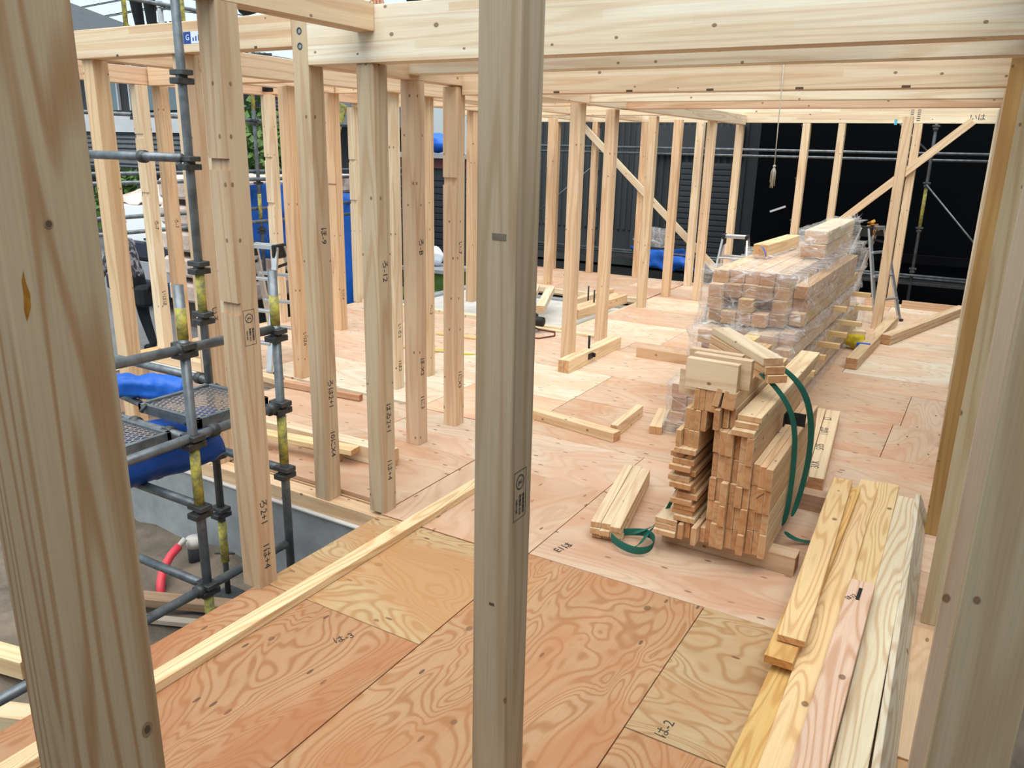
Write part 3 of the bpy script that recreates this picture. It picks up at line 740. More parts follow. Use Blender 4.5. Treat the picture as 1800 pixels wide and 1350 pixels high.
# two marked boards right of the strapped stack
for k, dx in enumerate((0.0, -0.105)):
    o_ = lum((-0.66+dx, 4.78, 0.05), (-0.80+dx, 6.24, 0.05), 0.10, 0.10, ('right' if k == 0 else 'left')+' one of two inscribed timbers behind the strapped stack', (0.74, 0.57, 0.38))
    for yy, tx in ((5.0, '31X'), (5.35, '5/35'), (5.7, '110は'), (6.0, '口')):
        text_part('marking', tx, 0.07, (-0.68-(yy-4.78)*0.096+dx, yy, 0.1008), (0, 0, math.radians(100)), o_)
# left bay boards by the sill
o_ = lum((-4.5, 3.66, 0.06), (-3.02, 3.69, 0.06), 0.10, 0.115, 'long white-topped timber behind the holed post', (0.82, 0.68, 0.50))
lum((-3.10, 3.80, 0.04), (-3.03, 3.62, 0.04), 0.06, 0.08, 'short block at the right end of the white-topped timber', PEACH)
lum((-4.35, 3.42, 0.10), (-3.24, 3.58, 0.10), 0.10, 0.035, 'yellow board resting tilted in front of the white-topped timber', (0.80, 0.62, 0.36))
lum((-4.2, 3.50, 0.04), (-4.1, 3.62, 0.04), 0.10, 0.08, 'bearer under the yellow tilted board', TAN)
lum((-3.42, 3.50, 0.04), (-3.38, 3.60, 0.04), 0.05, 0.08, 'right bearer under the yellow tilted board', TAN)
lum((-5.4, 4.62, 0.025), (-4.98, 4.60, 0.025), 0.10, 0.05, 'short board bridging the porch edge under the stepladder', PEACH)
lum((-4.95, 4.55, 0.03), (-4.1, 4.62, 0.03), 0.05, 0.05, 'reddish batten lying near the foot of the stepladder', (0.55, 0.32, 0.2))

# ------------------------------------------------------------------ strapped stack
GS = 'short studs in the strapped stack'
YF = 3.57
def st(x0, x1, z0, z1, lab, dy=0.0, L=1.15, col=None, roll=0.0):
    cx, cz = (x0+x1)/2, (z0+z1)/2
    y0 = YF+dy+R(-0.018, 0.018)
    return lum((cx, y0, cz), (cx-0.015, y0+L, cz), x1-x0-0.0015, z1-z0-0.0015, lab, col or random.choice([(0.72, 0.53, 0.34), (0.68, 0.47, 0.29), (0.74, 0.57, 0.38), (0.66, 0.44, 0.26)]), 'pine', GS, roll=roll)
LAB_R = 'upright stud in the right block of the strapped stack'
LAB_T = 'flat board in the left tower of the strapped stack'
cw = 0.0335
ORD = ('first', 'second', 'third', 'fourth', 'fifth', 'sixth', 'seventh', 'eighth', 'ninth', 'tenth', 'eleventh', 'twelfth', 'thirteenth', 'fourteenth')
ROW = ('bottom', 'second', 'third', 'fourth', 'fifth')
for k in range(9):
    xr = -0.672-k*cw
    nrow = 4 if k < 3 else 5
    z = 0.102
    hs = [0.128, 0.108, 0.128, 0.11, 0.118]
    for r_ in range(nrow):
        h = hs[(r_+k//3) % 5] if r_ < nrow-1 else ((0.576 if nrow == 4 else 0.706)-z)
        if r_ < nrow-1 and z+h > (0.50 if nrow == 4 else 0.62): h = 0.1
        st(xr-cw, xr, z, z+h, '%s upright stud from the right of the strapped block, %s row' % (ORD[k], ROW[r_]), dy=0.018*((k*7+r_*3) % 3)-0.01)
        z += h
# top right of the block: flat boards, then tilted ones
for k in range(3):
    st(-0.885+0.005*k, -0.775+0.006*k, 0.706+k*0.03, 0.736+k*0.03, '%s of three flat boards lying on the right block of the strapped stack' % ('lowest', 'middle', 'topmost')[k], dy=0.03*k-0.02, L=1.5, col=(0.76, 0.60, 0.40))
for k in range(3):
    st(-0.975+k*0.03, -0.947+k*0.03, 0.708, 0.812, '%s of three studs standing on top of the right block of the strapped stack' % ('left', 'middle', 'right')[k], dy=0.02*k)
st(-0.985, -0.955, 0.818, 0.915, 'leaning stud on the crown of the strapped stack', roll=0.2, L=0.9)
st(-0.945, -0.885, 0.815, 0.905, 'thick leaning stud on the crown of the strapped stack', roll=0.12, L=0.9)
# bottom row on the left
for k in range(5):
    st(-1.105+k*0.026+0.005, -1.079+k*0.026+0.005, 0.102, 0.185+0.015*(k % 2), '%s small stud from the left in the bottom row of the strapped stack' % ORD[k], dy=0.03*(k % 3)-0.03)
for k in range(3):
    st(-1.225, -1.11, 0.102+k*0.03, 0.131+k*0.03, '%s flat board at the lower left corner of the strapped stack' % ('lowest', 'middle', 'upper')[k], dy=-0.02+0.01*k, col=(0.76, 0.60, 0.42))
# left tower of flat boards
z = 0.192
k = 0
while z < 0.57:
    s = (0.012, -0.006, 0.004, -0.012)[k % 4]
    shift = -0.02 if z > 0.36 else 0.0
    st(-1.145+s+shift, -1.035+s+shift, z, z+0.0305, '%s flat board from the bottom in the left tower of the strapped stack' % ORD[k], dy=0.012*(k % 3)-0.01)
    z += 0.0305; k += 1
for lev, (xo, n_) in enumerate(((-1.15, 4), (-1.125, 4), (-1.085, 4))):
    for q in range(n_):
        st(xo+q*0.027, xo+(q+1)*0.027, 0.572+lev*0.106, 0.572+(lev+1)*0.106, '%s upright stud from the left, %s row atop the strapped left tower' % (ORD[q], ('lower', 'middle', 'upper')[lev]), dy=0.012*((q+lev) % 2), col=(0.70, 0.50, 0.30))
# short offcuts across the top
for k, (x0, x1, y, z0, z1) in enumerate(((-1.135, -0.885, 3.60, 0.892, 1.035), (-1.12, -0.84, 3.655, 0.905, 1.05), (-1.16, -0.90, 3.71, 0.90, 1.055), (-1.22, -0.98, 3.86, 0.80, 0.945), (-1.27, -1.02, 3.93, 0.75, 0.885))):
    lum((x0, y, (z0+z1)/2), (x1, y-0.01, (z0+z1)/2), 0.042, z1-z0, ('front', 'second', 'third', 'fourth', 'lowest left')[k]+' deep offcut standing on edge on top of the strapped stack', (0.76, 0.61, 0.44))
for k in range(3):
    lum((-1.22, 4.42-0.02*k, 0.998-k*0.042), (-0.80+0.015*k, 3.88, 0.998-k*0.042), 0.105, 0.04, ('top', 'middle', 'bottom')[k]+' one of three short boards fanned on the strapped stack', (0.82, 0.70, 0.53) if k == 0 else (0.72, 0.52, 0.33))
# bearers
lum((-1.22, 3.73, 0.05), (-0.545, 3.73, 0.05), 0.10, 0.10, 'front bearer under the strapped stack', (0.60, 0.44, 0.30))
lum((-1.22, 4.55, 0.05), (-0.50, 4.55, 0.05), 0.10, 0.10, 'rear bearer under the strapped stack', (0.50, 0.34, 0.24))
sp = bracket(-0.70, 4.10, 0.66, 'black metal bracket lying against the strapped stack', (0.10, 0.06, 0.07))
# strap: flat woven band
def band(name, pts, w, mat, parent, side):
    bm = bmesh.new(); pr = None
    P_ = [Vector(p) for p in pts]; o0 = P_[0]
    side = Vector(side)
    for i, p in enumerate(P_):
        s = side.normalized()*w/2
        a = bm.verts.new(p-s-o0); b = bm.verts.new(p+s-o0)
        if pr: bm.faces.new((pr[0], pr[1], b, a))
        pr = (a, b)
    me = bm_mesh(bm, name, True)
    o = link(name, me, mat); o.location = o0
    md = o.modifiers.new('thickness', 'SOLIDIFY'); md.thickness = 0.004; md.offset = 0
    sd = o.modifiers.new('smooth', 'SUBSURF'); sd.levels = 1; sd.render_levels = 2
    set_parent(o, parent); return o
strap = empty('lifting_strap', (-0.66, 4.05, 0.0), 'dark green lifting strap looped round the strapped stack', 'strap')
band('strap_band', [(-0.86, 3.86, 0.94), (-0.80, 3.88, 0.90), (-0.72, 3.92, 0.80), (-0.675, 3.96, 0.68), (-0.662, 3.99, 0.5), (-0.66, 3.99, 0.3), (-0.662, 3.97, 0.13), (-0.70, 3.96, 0.097)], 0.034, 'green_strap', strap, (0.7, 0.7, 0.1))
band('strap_band', [(-0.84, 4.02, 0.965), (-0.76, 4.05, 0.92), (-0.67, 4.10, 0.82), (-0.63, 4.15, 0.66), (-0.622, 4.19, 0.5), (-0.63, 4.20, 0.34), (-0.645, 4.19, 0.2), (-0.66, 4.12, 0.10)], 0.038, 'green_strap', strap, (0.75, 0.65, 0.15))
band('strap_tail', [(-0.665, 3.97, 0.09), (-0.62, 4.02, 0.03), (-0.55, 4.07, 0.012), (-0.47, 4.14, 0.01), (-0.43, 4.22, 0.012)], 0.045, 'green_strap', strap, (0.3, 1, 0))
st2 = empty('lifting_strap', (-1.3, 3.6, 0.0), 'green strap end coiled on the floor left of the strapped stack', 'strap')
cc = Vector((-1.32, 3.52, 0.03))
loop = [cc+Vector((0.115*math.cos(a), 0.10*math.sin(a), 0.02+0.012*math.sin(2*a))) for a in [math.radians(200+i*24) for i in range(16)]]
band('coil', loop, 0.045, 'green_strap', st2, (0.1, 0.1, 1))
band('strap_tail', [(-1.14, 3.72, 0.36), (-1.18, 3.70, 0.26), (-1.21, 3.68, 0.16), (-1.25, 3.62, 0.09), (-1.33, 3.60, 0.055), (-1.36, 3.56, 0.05)], 0.045, 'green_strap', st2, (0.5, 0.6, 0.4))
band('strap_tail', [(-1.16, 3.80, 0.20), (-1.22, 3.72, 0.12), (-1.28, 3.62, 0.06), (-1.27, 3.50, 0.03), (-1.33, 3.46, 0.02)], 0.04, 'green_strap', st2, (0.6, 0.3, 0.5))

# ------------------------------------------------------------------ film-wrapped pile behind
GW = 'squared timbers in the film-wrapped pile'
def wr(x0, x1, y0, y1, z0, z1, lab, col=None):
    return lum(((x0+x1)/2, y0, (z0+z1)/2), ((x0+x1)/2, y1, (z0+z1)/2), x1-x0-0.003, z1-z0-0.003, lab, col or random.choice([PALE, PEACH, TAN, YEL]), 'pine', GW)
for k in range(6):      # bottom bundle, three courses
    for c in range(3):
        wr(-1.78+k*0.107, -1.675+k*0.107, 5.32+R(-0.03, 0.05), 9.9+R(-0.2, 0.2), 0.06+c*0.107, 0.165+c*0.107, '%s timber from the left in the %s course of the wrapped pile\'s bottom bundle' % (ORD[k], ROW[c]))
for k in range(6):
    for c in range(2):
        wr(-1.80+k*0.112, -1.69+k*0.112, 5.92+R(-0.05, 0.25), 8.9, 0.46+c*0.107, 0.565+c*0.107, '%s timber from the left in the %s course of the wrapped pile\'s middle bundle' % (ORD[k], ROW[c]))
for k in range(6):
    for c in range(4):
        if c == 3 and k == 5: continue
        wr(-1.80+k*0.116, -1.688+k*0.116, 6.05+R(-0.06, 0.34)+(0.12 if c == 3 else 0), 8.9+R(-0.3, 0.2), 0.70+c*0.1, 0.80+c*0.1, '%s timber from the left in the %s course of the wrapped pile\'s top bundle' % (ORD[k], ROW[c]))
wr(-1.45, -1.34, 5.78, 6.6, 0.565, 0.665, 'yellow block poking out of the front of the wrapped pile', (0.82, 0.62, 0.24))
# timbers on top of the wrap
o_ = lum((-1.66, 7.0, 1.165), (-1.62, 8.1, 1.165), 0.125, 0.115, 'single squared timber lying on top of the wrapped pile', (0.80, 0.62, 0.38))
text_part('marking', 'い-1', 0.06, (-1.593, 7.45, 1.165), (math.radians(90), 0, math.radians(90)), o_)
for k in range(2):
    lum((-1.33+0.1*k, 7.25, 1.17+0.0*k), (-1.36+0.1*k, 9.0, 1.17), 0.098, 0.11, ('left', 'right')[k]+' timber of the small bagged bundle on top of the wrapped pile', (0.74, 0.55, 0.34))
    lum((-1.33+0.1*k, 7.35, 1.285), (-1.36+0.1*k, 9.0, 1.285), 0.098, 0.11, ('left', 'right')[k]+' upper timber of the bagged bundle crowning the wrapped pile', (0.80, 0.66, 0.46))
# crosswise stubs sticking out on the right
for k, (y, z, xl) in enumerate(((6.05, 0.41, 0.16), (6.6, 0.41, 0.14), (7.1, 0.41, 0.17), (7.6, 0.41, 0.15), (8.2, 0.41, 0.19), (8.7, 0.62, 0.18), (9.2, 0.40, 0.16), (7.5, 0.66, 0.13))):
    lum((-1.8, y, z), (-1.10+xl, y, z), 0.05, 0.045, '%s crosswise spacer stub from the front on the right side of the wrapped pile' % ORD[k], (0.74, 0.55, 0.30), 'pine', 'spacer stubs of the wrapped pile')
def film(name, x0, x1, y0, y1, z0, z1, label, seed, amp=0.03, open_bottom=True, pinch=None, nx=16, ny=40, nz=12):
    """a crumpled skin of clear film round a bundle"""
    rnd = random.Random(seed)
    bm = bmesh.new()
    add = bmesh.ops.create_grid
    def patch(f, nu, nv):
        g = [[bm.verts.new(f(i/nu, j/nv)) for j in range(nv+1)] for i in range(nu+1)]
        for i in range(nu):
            for j in range(nv):
                bm.faces.new((g[i][j], g[i+1][j], g[i+1][j+1], g[i][j+1]))
    X = lambda u: x0+(x1-x0)*u
    Yf = lambda v: y0+(y1-y0)*v
    Zf = lambda w: z0+(z1-z0)*w
    patch(lambda u, v: (X(u), Yf(v), z1), nx, ny)
    patch(lambda u, w: (X(u), y0, Zf(w)), nx, nz)
    patch(lambda u, w: (X(u), y1, Zf(w)), nx, nz)
    patch(lambda v, w: (x0, Yf(v), Zf(w)), ny, nz)
    patch(lambda v, w: (x1, Yf(v), Zf(w)), ny, nz)
    bmesh.ops.remove_doubles(bm, verts=bm.verts, dist=0.0005)
    from mathutils import noise as mn
    cx, cy, cz = (x0+x1)/2, (y0+y1)/2, (z0+z1)/2
    for v in bm.verts:
        p = v.co.copy()
        k = mn.noise(Vector((p.x*7+seed, p.y*3, p.z*8)))+0.6*mn.noise(Vector((p.x*19, p.y*8+seed, p.z*21)))
        d = Vector(((p.x-cx)/(x1-x0), (p.y-cy)/(y1-y0)*1.0, (p.z-cz)/(z1-z0)))
        n = Vector((0, 0, 0))
        if abs(p.x-x0) < 1e-4: n.x -= 1
        if abs(p.x-x1) < 1e-4: n.x += 1
        if abs(p.y-y0) < 1e-4: n.y -= 1
        if abs(p.y-y1) < 1e-4: n.y += 1
        if abs(p.z-z1) < 1e-4: n.z += 0.45
        v.co = p+n*(amp*(0.55+k))
        if pinch and abs(p.y-y0) < 1e-4:
            # gathered towards a knot on the front end
            t = Vector(pinch)-v.co
            v.co += t*0.35*math.exp(-(t.length/0.14)**2)+Vector((0, -0.05*math.exp(-(t.length/0.10)**2), 0))
    o = link(name, bm_mesh(bm, name, True), 'plastic_film')
    # origin at base
    for v in o.data.vertices: v.co -= Vector((cx, cy, z0))
    o.location = (cx, cy, z0)
    return tag(o, label, 'film')
film('plastic_wrap', -1.815, -1.10, 5.98, 9.05, 0.66, 1.115, 'clear crumpled plastic film round the top bundle of the wrapped pile', 3, 0.05, pinch=(-1.50, 5.98, 0.74))
film('plastic_wrap', -1.83, -1.10, 5.80, 9.0, 0.44, 0.68, 'clear film round the middle bundle of the wrapped pile', 8, 0.028)
film('plastic_wrap', -1.79, -1.115, 5.26, 10.15, 0.02, 0.395, 'clear film round the long bottom bundle of the wrapped pile', 5, 0.015)
film('plastic_wrap', -1.40, -1.17, 7.2, 9.05, 1.12, 1.35, 'clear bag round the small bundle on top of the wrapped pile', 11, 0.025, nx=8, ny=24, nz=8, pinch=(-1.30, 7.2, 1.26))
def crumple(name, c, sx, sy, sz, mat, label, cat, seed, n=3, parent=None, rough=0.35, thick=None):
    from mathutils import noise as mn
    bm = bmesh.new(); bmesh.ops.create_icosphere(bm, subdivisions=n, radius=1.0)
    for v in bm.verts:
        k = 1+rough*mn.noise(v.co*1.7+Vector((seed, 0, 0)))+rough*0.6*abs(mn.noise(v.co*4.2+Vector((0, seed, 0))))
        v.co = Vector((v.co.x*sx*k, v.co.y*sy*k, v.co.z*sz*k))
    zmin = min(v.co.z for v in bm.verts)
    for v in bm.verts: v.co.z -= zmin
    o = link(name, bm_mesh(bm, name, True), mat); o.location = c
    if label: tag(o, label, cat)
    if parent is not None: set_parent(o, parent)
    return o
# knots of gathered film
for k, (p, s) in enumerate((((-1.53, 5.90, 0.70), 0.06), ((-1.30, 7.16, 1.22), 0.045), ((-1.20, 9.02, 1.32), 0.06))):
    bm = bmesh.new(); rnd = random.Random(k)
    for i in range(26):
        a = rnd.uniform(0, 2*math.pi); b = rnd.uniform(-0.2, 1.2)
        e = Vector((math.cos(a)*math.cos(b), -abs(math.sin(a))*0.5, math.sin(b)))*s*rnd.uniform(1.0, 2.3)
        w = Vector((rnd.uniform(-1, 1), rnd.uniform(-1, 1), rnd.uniform(-1, 1))).normalized()*s*0.28
        bm.faces.new([bm.verts.new(q) for q in (Vector((0, 0, 0)), e*0.6+w, e, e*0.6-w)])
    o_ = link('film_knot', bm_mesh(bm, 'film_knot'), 'plastic_film'); o_.location = p
    tag(o_, ('gathered white film knot on the front of the wrapped pile', 'twisted film knot at the near end of the bagged bundle', 'twisted film knot at the far end of the bagged bundle')[k], 'film')
tp = empty('plastic_tape', (-1.52, 6.88, 1.13), 'blue tape loop on the end of the single timber', 'tape')
band('tape_loop', [(-1.66, 6.97, 1.20), (-1.63, 6.93, 1.215), (-1.60, 6.92, 1.17), (-1.585, 6.93, 1.13), (-1.62, 6.95, 1.12)], 0.03, 'blue_tarp', tp, (0.1, 1, 0))
crumple('plastic_bag', (-1.03, 8.93, 0.0), 0.10, 0.09, 0.075, 'yellow_bag', 'crumpled yellow plastic bag beside the wrapped pile', 'bag', 2.3)
# lilac wrapped strips in the bottom front

# ------------------------------------------------------------------ ladders
def beam_bar(name, a, b, w, h, mat, parent):
    o = timber(name, a, b, w, h, mat); set_parent(o, parent); return o
def stepladder(loc, rz, H, label, wb=0.50, wt=0.30, spread=0.38, rungs=3, mat='aluminium', tilt=0.0):
    root = empty('stepladder', (0, 0, 0), label, 'stepladder')
    for s in (-1, 1):
        for f in (-1, 1):
            beam_bar('leg', (s*wb/2, f*spread, 0.0), (s*wt/2, f*0.05, H), 0.025, 0.055, mat, root)
            set_parent(box_obj('rubber_foot', s*wb/2-0.025, s*wb/2+0.025, f*spread-0.035, f*spread+0.035, 0, 0.03, 'black_plastic'), root)
    for f in (-1, 1):
        for k in range(1, rungs+1):
            t = k/(rungs+1); w = wb+(wt-wb)*t
            y = f*(spread+(0.05-spread)*t)
            set_parent(box_obj('rung', -w/2, w/2, y-0.03, y+0.03, H*t-0.012, H*t+0.012, mat), root)
    set_parent(box_obj('top_step', -wt/2, wt/2, -0.06, -0.02, H-0.02, H+0.02, mat), root)
    set_parent(box_obj('top_step', -wt/2, wt/2, 0.02, 0.06, H-0.02, H+0.02, mat), root)
    for s in (-1, 1):
        set_parent(box_obj('hinge', s*wt/2-0.018, s*wt/2+0.018, -0.09, 0.09, H-0.10, H+0.025, 'black_plastic', ch=0.006), root)
        beam_bar('lock_bar', (s*wt/2*1.12, -0.10, H*0.84), (s*wt/2*1.12, 0.12, H*0.86), 0.012, 0.025, 'black_plastic', root)
    root.location = loc; root.rotation_euler = (0, tilt, rz)
    return root
stepladder((-5.55, 5.05, 0.0), math.radians(10), 1.08, 'open aluminium stepladder in the left bay behind the scaffold')
stepladder((-2.62, 9.75, 0.0), math.radians(8), 1.0, 'small aluminium stepladder standing left of the wrapped pile', 0.46, 0.27)
sl2 = stepladder((-1.23, 10.85, 0.0), math.radians(62), 1.12, 'grey stepladder right of the wrapped pile with an orange cloth on top', 0.48, 0.30)
bm = bmesh.new(); rnd = random.Random(4)
for i in range(12):
    a = rnd.uniform(0, 6.28); e = Vector((math.cos(a)*0.10, math.sin(a)*0.10, rnd.uniform(-0.17, 0.07)))
    w = Vector((-math.sin(a), math.cos(a), 0))*0.03
    bm.faces.new([bm.verts.new(q) for q in (Vector((0, 0, 0.0)), e*0.6+w, e, e*0.6-w)])
o_ = link('work_cloth', bm_mesh(bm, 'work_cloth'), 'orange_cloth'); o_.location = (-1.26, 10.78, 1.16)
o_.modifiers.new('thickness', 'SOLIDIFY').thickness = 0.012
tag(o_, 'orange-brown rag knotted over the top of the leaning stepladder', 'cloth')
# circular saw with its cord
saw = empty('circular_saw', (-4.27, 7.62, 0.0), 'portable circular saw on the floor behind the middle post', 'saw')
bm = bmesh.new(); bmesh.ops.create_cone(bm, cap_ends=True, segments=24, radius1=0.10, radius2=0.10, depth=0.05, matrix=Matrix.Translation((0, 0, 0.12)) @ Matrix.Rotation(math.pi/2, 4, 'Y'))
o_ = link('blade_guard', bm_mesh(bm, 'guard'), 'aluminium'); o_.location = (-4.27, 7.62, 0.0); set_parent(o_, saw)
set_parent(box_obj('base_plate', -4.36, -4.16, 7.48, 7.78, 0.0, 0.012, 'aluminium'), saw)
tube('motor', [(-4.25, 7.62, 0.13), (-4.08, 7.62, 0.13)], 0.055, 'dark_metal', saw, 12)
tube('handle', [(-4.20, 7.56, 0.10), (-4.19, 7.50, 0.18), (-4.19, 7.60, 0.22), (-4.19, 7.68, 0.18)], 0.018, 'black_plastic', saw, 8)
tube('power_cord', [(-4.24, 7.55, 0.10), (-4.16, 7.68, 0.02), (-3.98, 7.72, 0.01), (-3.90, 7.56, 0.008), (-3.98, 7.36, 0.008), (-4.2, 7.28, 0.008), (-4.5, 7.3, 0.008)], 0.009, 'dark_red_cord', saw, 8)

# loose yellow strap of plastic tape in the left bay
yt = empty('plastic_tape', (-4.6, 6.2, 0.0), 'crumpled yellow tape lying on the floor of the left bay', 'tape')
band('tape_band', [(-5.0, 6.15, 0.01), (-4.8, 6.25, 0.03), (-4.62, 6.2, 0.012), (-4.45, 6.32, 0.035), (-4.3, 6.28, 0.01), (-4.15, 6.4, 0.01)], 0.05, 'yellow_bag', yt, (0.2, 1, 0.2))

# ------------------------------------------------------------------ scaffold in front of the left bay
PR = 0.0225
def coupler(x, y, z, parent, s=1.0):
    """flanged clamp on a standard: two stepped cups and a wedge lug"""
    bm = bmesh.new()
    r_ = PR*1.25*s
    tube_bm(bm, [(0, 0, -0.035), (0, 0, 0.035)], r_*1.02, 12)
    add_box(bm, -r_*1.75, r_*1.75, -r_*1.2, r_*1.2, 0.008, 0.034, 0.003)
    add_box(bm, -r_*1.2, r_*1.2, -r_*1.75, r_*1.75, -0.034, -0.004, 0.003)
    o = link('clamp', bm_mesh(bm, 'clamp'), 'steel_dark'); o.location = (x, y, z); set_parent(o, parent)
def standard(x, y, z0, z1, label, yellow=(), clamps=(), jack=False):
    root = empty('scaffold_standard', (x, y, z0), label, 'scaffold pole')
    tube('pole', [(x, y, z0+(0.30 if jack else 0)), (x, y, z1)], PR, 'steel_pipe', root, 14)
    for a, b in yellow: tube('painted_section', [(x, y, a), (x, y, b)], PR*1.06, 'yellow_paint', root, 14)
    for c in clamps: coupler(x, y, c, root)
    if jack:
        tube('jack_screw', [(x, y, z0), (x, y, z0+0.32)], PR*0.72, 'steel_dark', root, 10)
        tube('jack_handle', [(x-0.05, y-0.03, z0+0.27), (x+0.05, y+0.03, z0+0.27)], 0.006, 'steel_dark', root, 6)
        set_parent(box_obj('base_plate', x-0.07, x+0.07, y-0.07, y+0.07, z0, z0+0.01, 'steel_dark'), root)
    return root
standard(-3.55, 2.77, G, 4.4, 'tall grey scaffold standard in front of the left wall', yellow=((1.08, 1.30), (-0.40, -0.14)), clamps=(2.27, 1.86, 1.33, 1.06, 0.28, -0.08), jack=True)
standard(-2.98, 2.21, G, 1.37, 'short yellow-banded scaffold standard nearest the camera', yellow=((1.13, 1.27), (0.32, 0.63), (-0.35, -0.14)), clamps=(1.08, 0.65, 0.30, -0.11))
standard(-2.98, 2.745, G, 1.37, 'short scaffold standard between the notched and holed posts', yellow=((1.10, 1.25), (0.36, 0.62)), clamps=(1.05, 0.67, 0.31))
standard(-3.55, 1.3, G, 4.4, 'scaffold standard hidden beside the nearest post', clamps=(1.86, 1.06, 0.28))
def ledger(p0, p1, label, r=PR, collars=(), parent=None, name='scaffold_tube', mat='steel_pipe', cat='scaffold tube'):
    root = tube(name, [p0, p1], r, mat, None, 12)
    tag(root, label, cat)
    a, b = Vector(p0), Vector(p1)
    for t in collars:
        q = a.lerp(b, t); d = (b-a).normalized()*0.018
        tube('collar', [q-d, q+d], r*1.45, 'steel_dark', root, 12)
    return root
ledger((-4.6, 2.70, 1.885), (-3.57, 2.74, 1.885), 'upper horizontal scaffold tube left of the tall standard', collars=(0.25, 0.72))
ledger((-2.98, 0.4, 1.10), (-2.98, 2.72, 1.08), 'guard tube joining the two short standards', collars=(0.77,))
ledger((-2.98, 1.4, 0.655), (-2.98, 2.72, 0.675), 'platform tube joining the two short standards', collars=(0.70, 0.97))
ledger((-3.57, 2.21, 0.655), (-3.0, 2.21, 0.655), 'short bracket tube under the mesh platform', collars=(0.3, 0.75))
ledger((-3.55, 1.5, 0.29), (-3.55, 2.75, 0.29), 'bright steel tube below the mesh platform', collars=(0.72, 0.93))
ledger((-3.9, 2.21, -0.11), (-3.0, 2.21, -0.10), 'low cross tube meeting the nearest short standard', collars=(0.35,))
ledger((-2.98, 0.3, -0.12), (-2.98, 2.72, -0.10), 'low scaffold tube with white paint marks', collars=(0.77,))
ledger((-3.55, 2.77, 0.71), (-4.5, 2.77, 0.71), 'rear support tube of the mesh platform', collars=(0.08,))
def platform(x0, x1, y0, y1, z, label):
    root = empty('mesh_platform', ((x0+x1)/2, (y0+y1)/2, z), label, 'platform')
    f = 0.022
    for b_ in ((x0, x1, y0, y0+f), (x0, x1, y1-f, y1), (x0, x0+f, y0, y1), (x1-f, x1, y0, y1)):
        set_parent(box_obj('frame_bar', b_[0], b_[1], b_[2], b_[3], z-0.05, z, 'steel_pipe', ch=0.002), root)
    bm = bmesh.new()
    w = 0.0025; sp_ = 0.032; W, Lh = x1-x0, y1-y0
    import math as _m
    for sgn in (1, -1):
        t = -Lh
        while t < W+Lh:
            # line x = t + sgn * y*0.6 clipped to the frame
            pts_ = []
            for yy in [Lh*i/24 for i in range(25)]:
                xx = (t+0.55*yy) if sgn > 0 else (t+Lh*0.55-0.55*yy)
                if 0 <= xx <= W: pts_.append((xx, yy))
            if len(pts_) >= 2:
                a, b = pts_[0], pts_[-1]
                q = [bm.verts.new((a[0]-w, a[1], 0)), bm.verts.new((a[0]+w, a[1], 0)), bm.verts.new((b[0]+w, b[1], 0)), bm.verts.new((b[0]-w, b[1], 0))]
                bm.faces.new(q)
            t += sp_
    o = link('steel_mesh', bm_mesh(bm, 'steel_mesh'), 'aluminium'); o.location = (x0, y0, z-0.012)
    o.modifiers.new('thickness', 'SOLIDIFY').thickness = 0.004
    set_parent(o, root)
    for (xx, yy) in ((x0+0.06, y0), (x1-0.06, y0), (x0+0.06, y1), (x1-0.06, y1)):
        bm = bmesh.new()
        tube_bm(bm, [(0, -0.03, 0.0), (0, 0.0, 0.028), (0, 0.03, 0.0)], 0.011, 8)
        h_ = link('hook', bm_mesh(bm, 'hook', True), 'steel_dark'); h_.location = (xx, yy, z-0.03); set_parent(h_, root)
    return root
platform(-3.50, -3.05, 2.30, 2.73, 0.715, 'right mesh scaffold platform behind the nearest short standard')
platform(-3.50, -3.05, 1.55, 2.15, 0.700, 'left mesh scaffold platform beside the nearest post')
# blue tarp rolls under and behind the platforms
def roll_obj(c, L, r, rz, label, seed, mat='blue_roll', amp=0.16):
    from mathutils import noise as mn
    bm = bmesh.new(); n = 26; seg = 18; rings = []
    for i in range(n+1):
        x = -L/2+L*i/n; ring = []
        e = min(1, (min(i, n-i)+0.25)/2.0)
        for k in range(seg):
            a = 2*math.pi*k/seg
            rr = r*(0.80+0.2*e)*(1+amp*mn.noise(Vector((x*5+seed, math.cos(a)*1.3, math.sin(a)*1.3)))+amp*0.9*abs(mn.noise(Vector((x*13, math.cos(a)*3.0+seed, math.sin(a)*3.0))))+0.06*math.sin(3*a+x*9))
            ring.append(bm.verts.new((x, rr*math.cos(a), rr*math.sin(a)*0.85)))
        rings.append(ring)
    for a, b in zip(rings, rings[1:]):
        for k in range(seg): bm.faces.new((a[k], a[(k+1) % seg], b[(k+1) % seg], b[k]))
    bm.faces.new(rings[0][::-1]); bm.faces.new(rings[-1])
    o = link('tarp_roll', bm_mesh(bm, 'tarp_roll', True), mat); o.location = c; o.rotation_euler.z = rz
    return tag(o, label, 'tarp')
roll_obj((-3.42, 2.22, 0.42), 0.85, 0.095, math.radians(84), 'lower blue sheet roll under the mesh platform', 1)
roll_obj((-3.40, 2.20, 0.57), 0.85, 0.085, math.radians(82), 'upper blue sheet roll under the mesh platform', 4)
roll_obj((-4.42, 2.98, 0.47), 0.52, 0.08, math.radians(30), 'bright blue crumpled sheet lying behind the mesh platform', 7, 'blue_tarp', 0.55)
for q_ in (2.21, 2.745):
    ledger((-3.57, q_, 0.325), (-2.98, q_, 0.325), 'cross tube carrying the blue sheet rolls, %s one' % ('near' if q_ < 2.5 else 'far'))
ledger((-4.8, 2.98, 0.375), (-3.55, 2.78, 0.375), 'tube carrying the bright blue crumpled sheet')
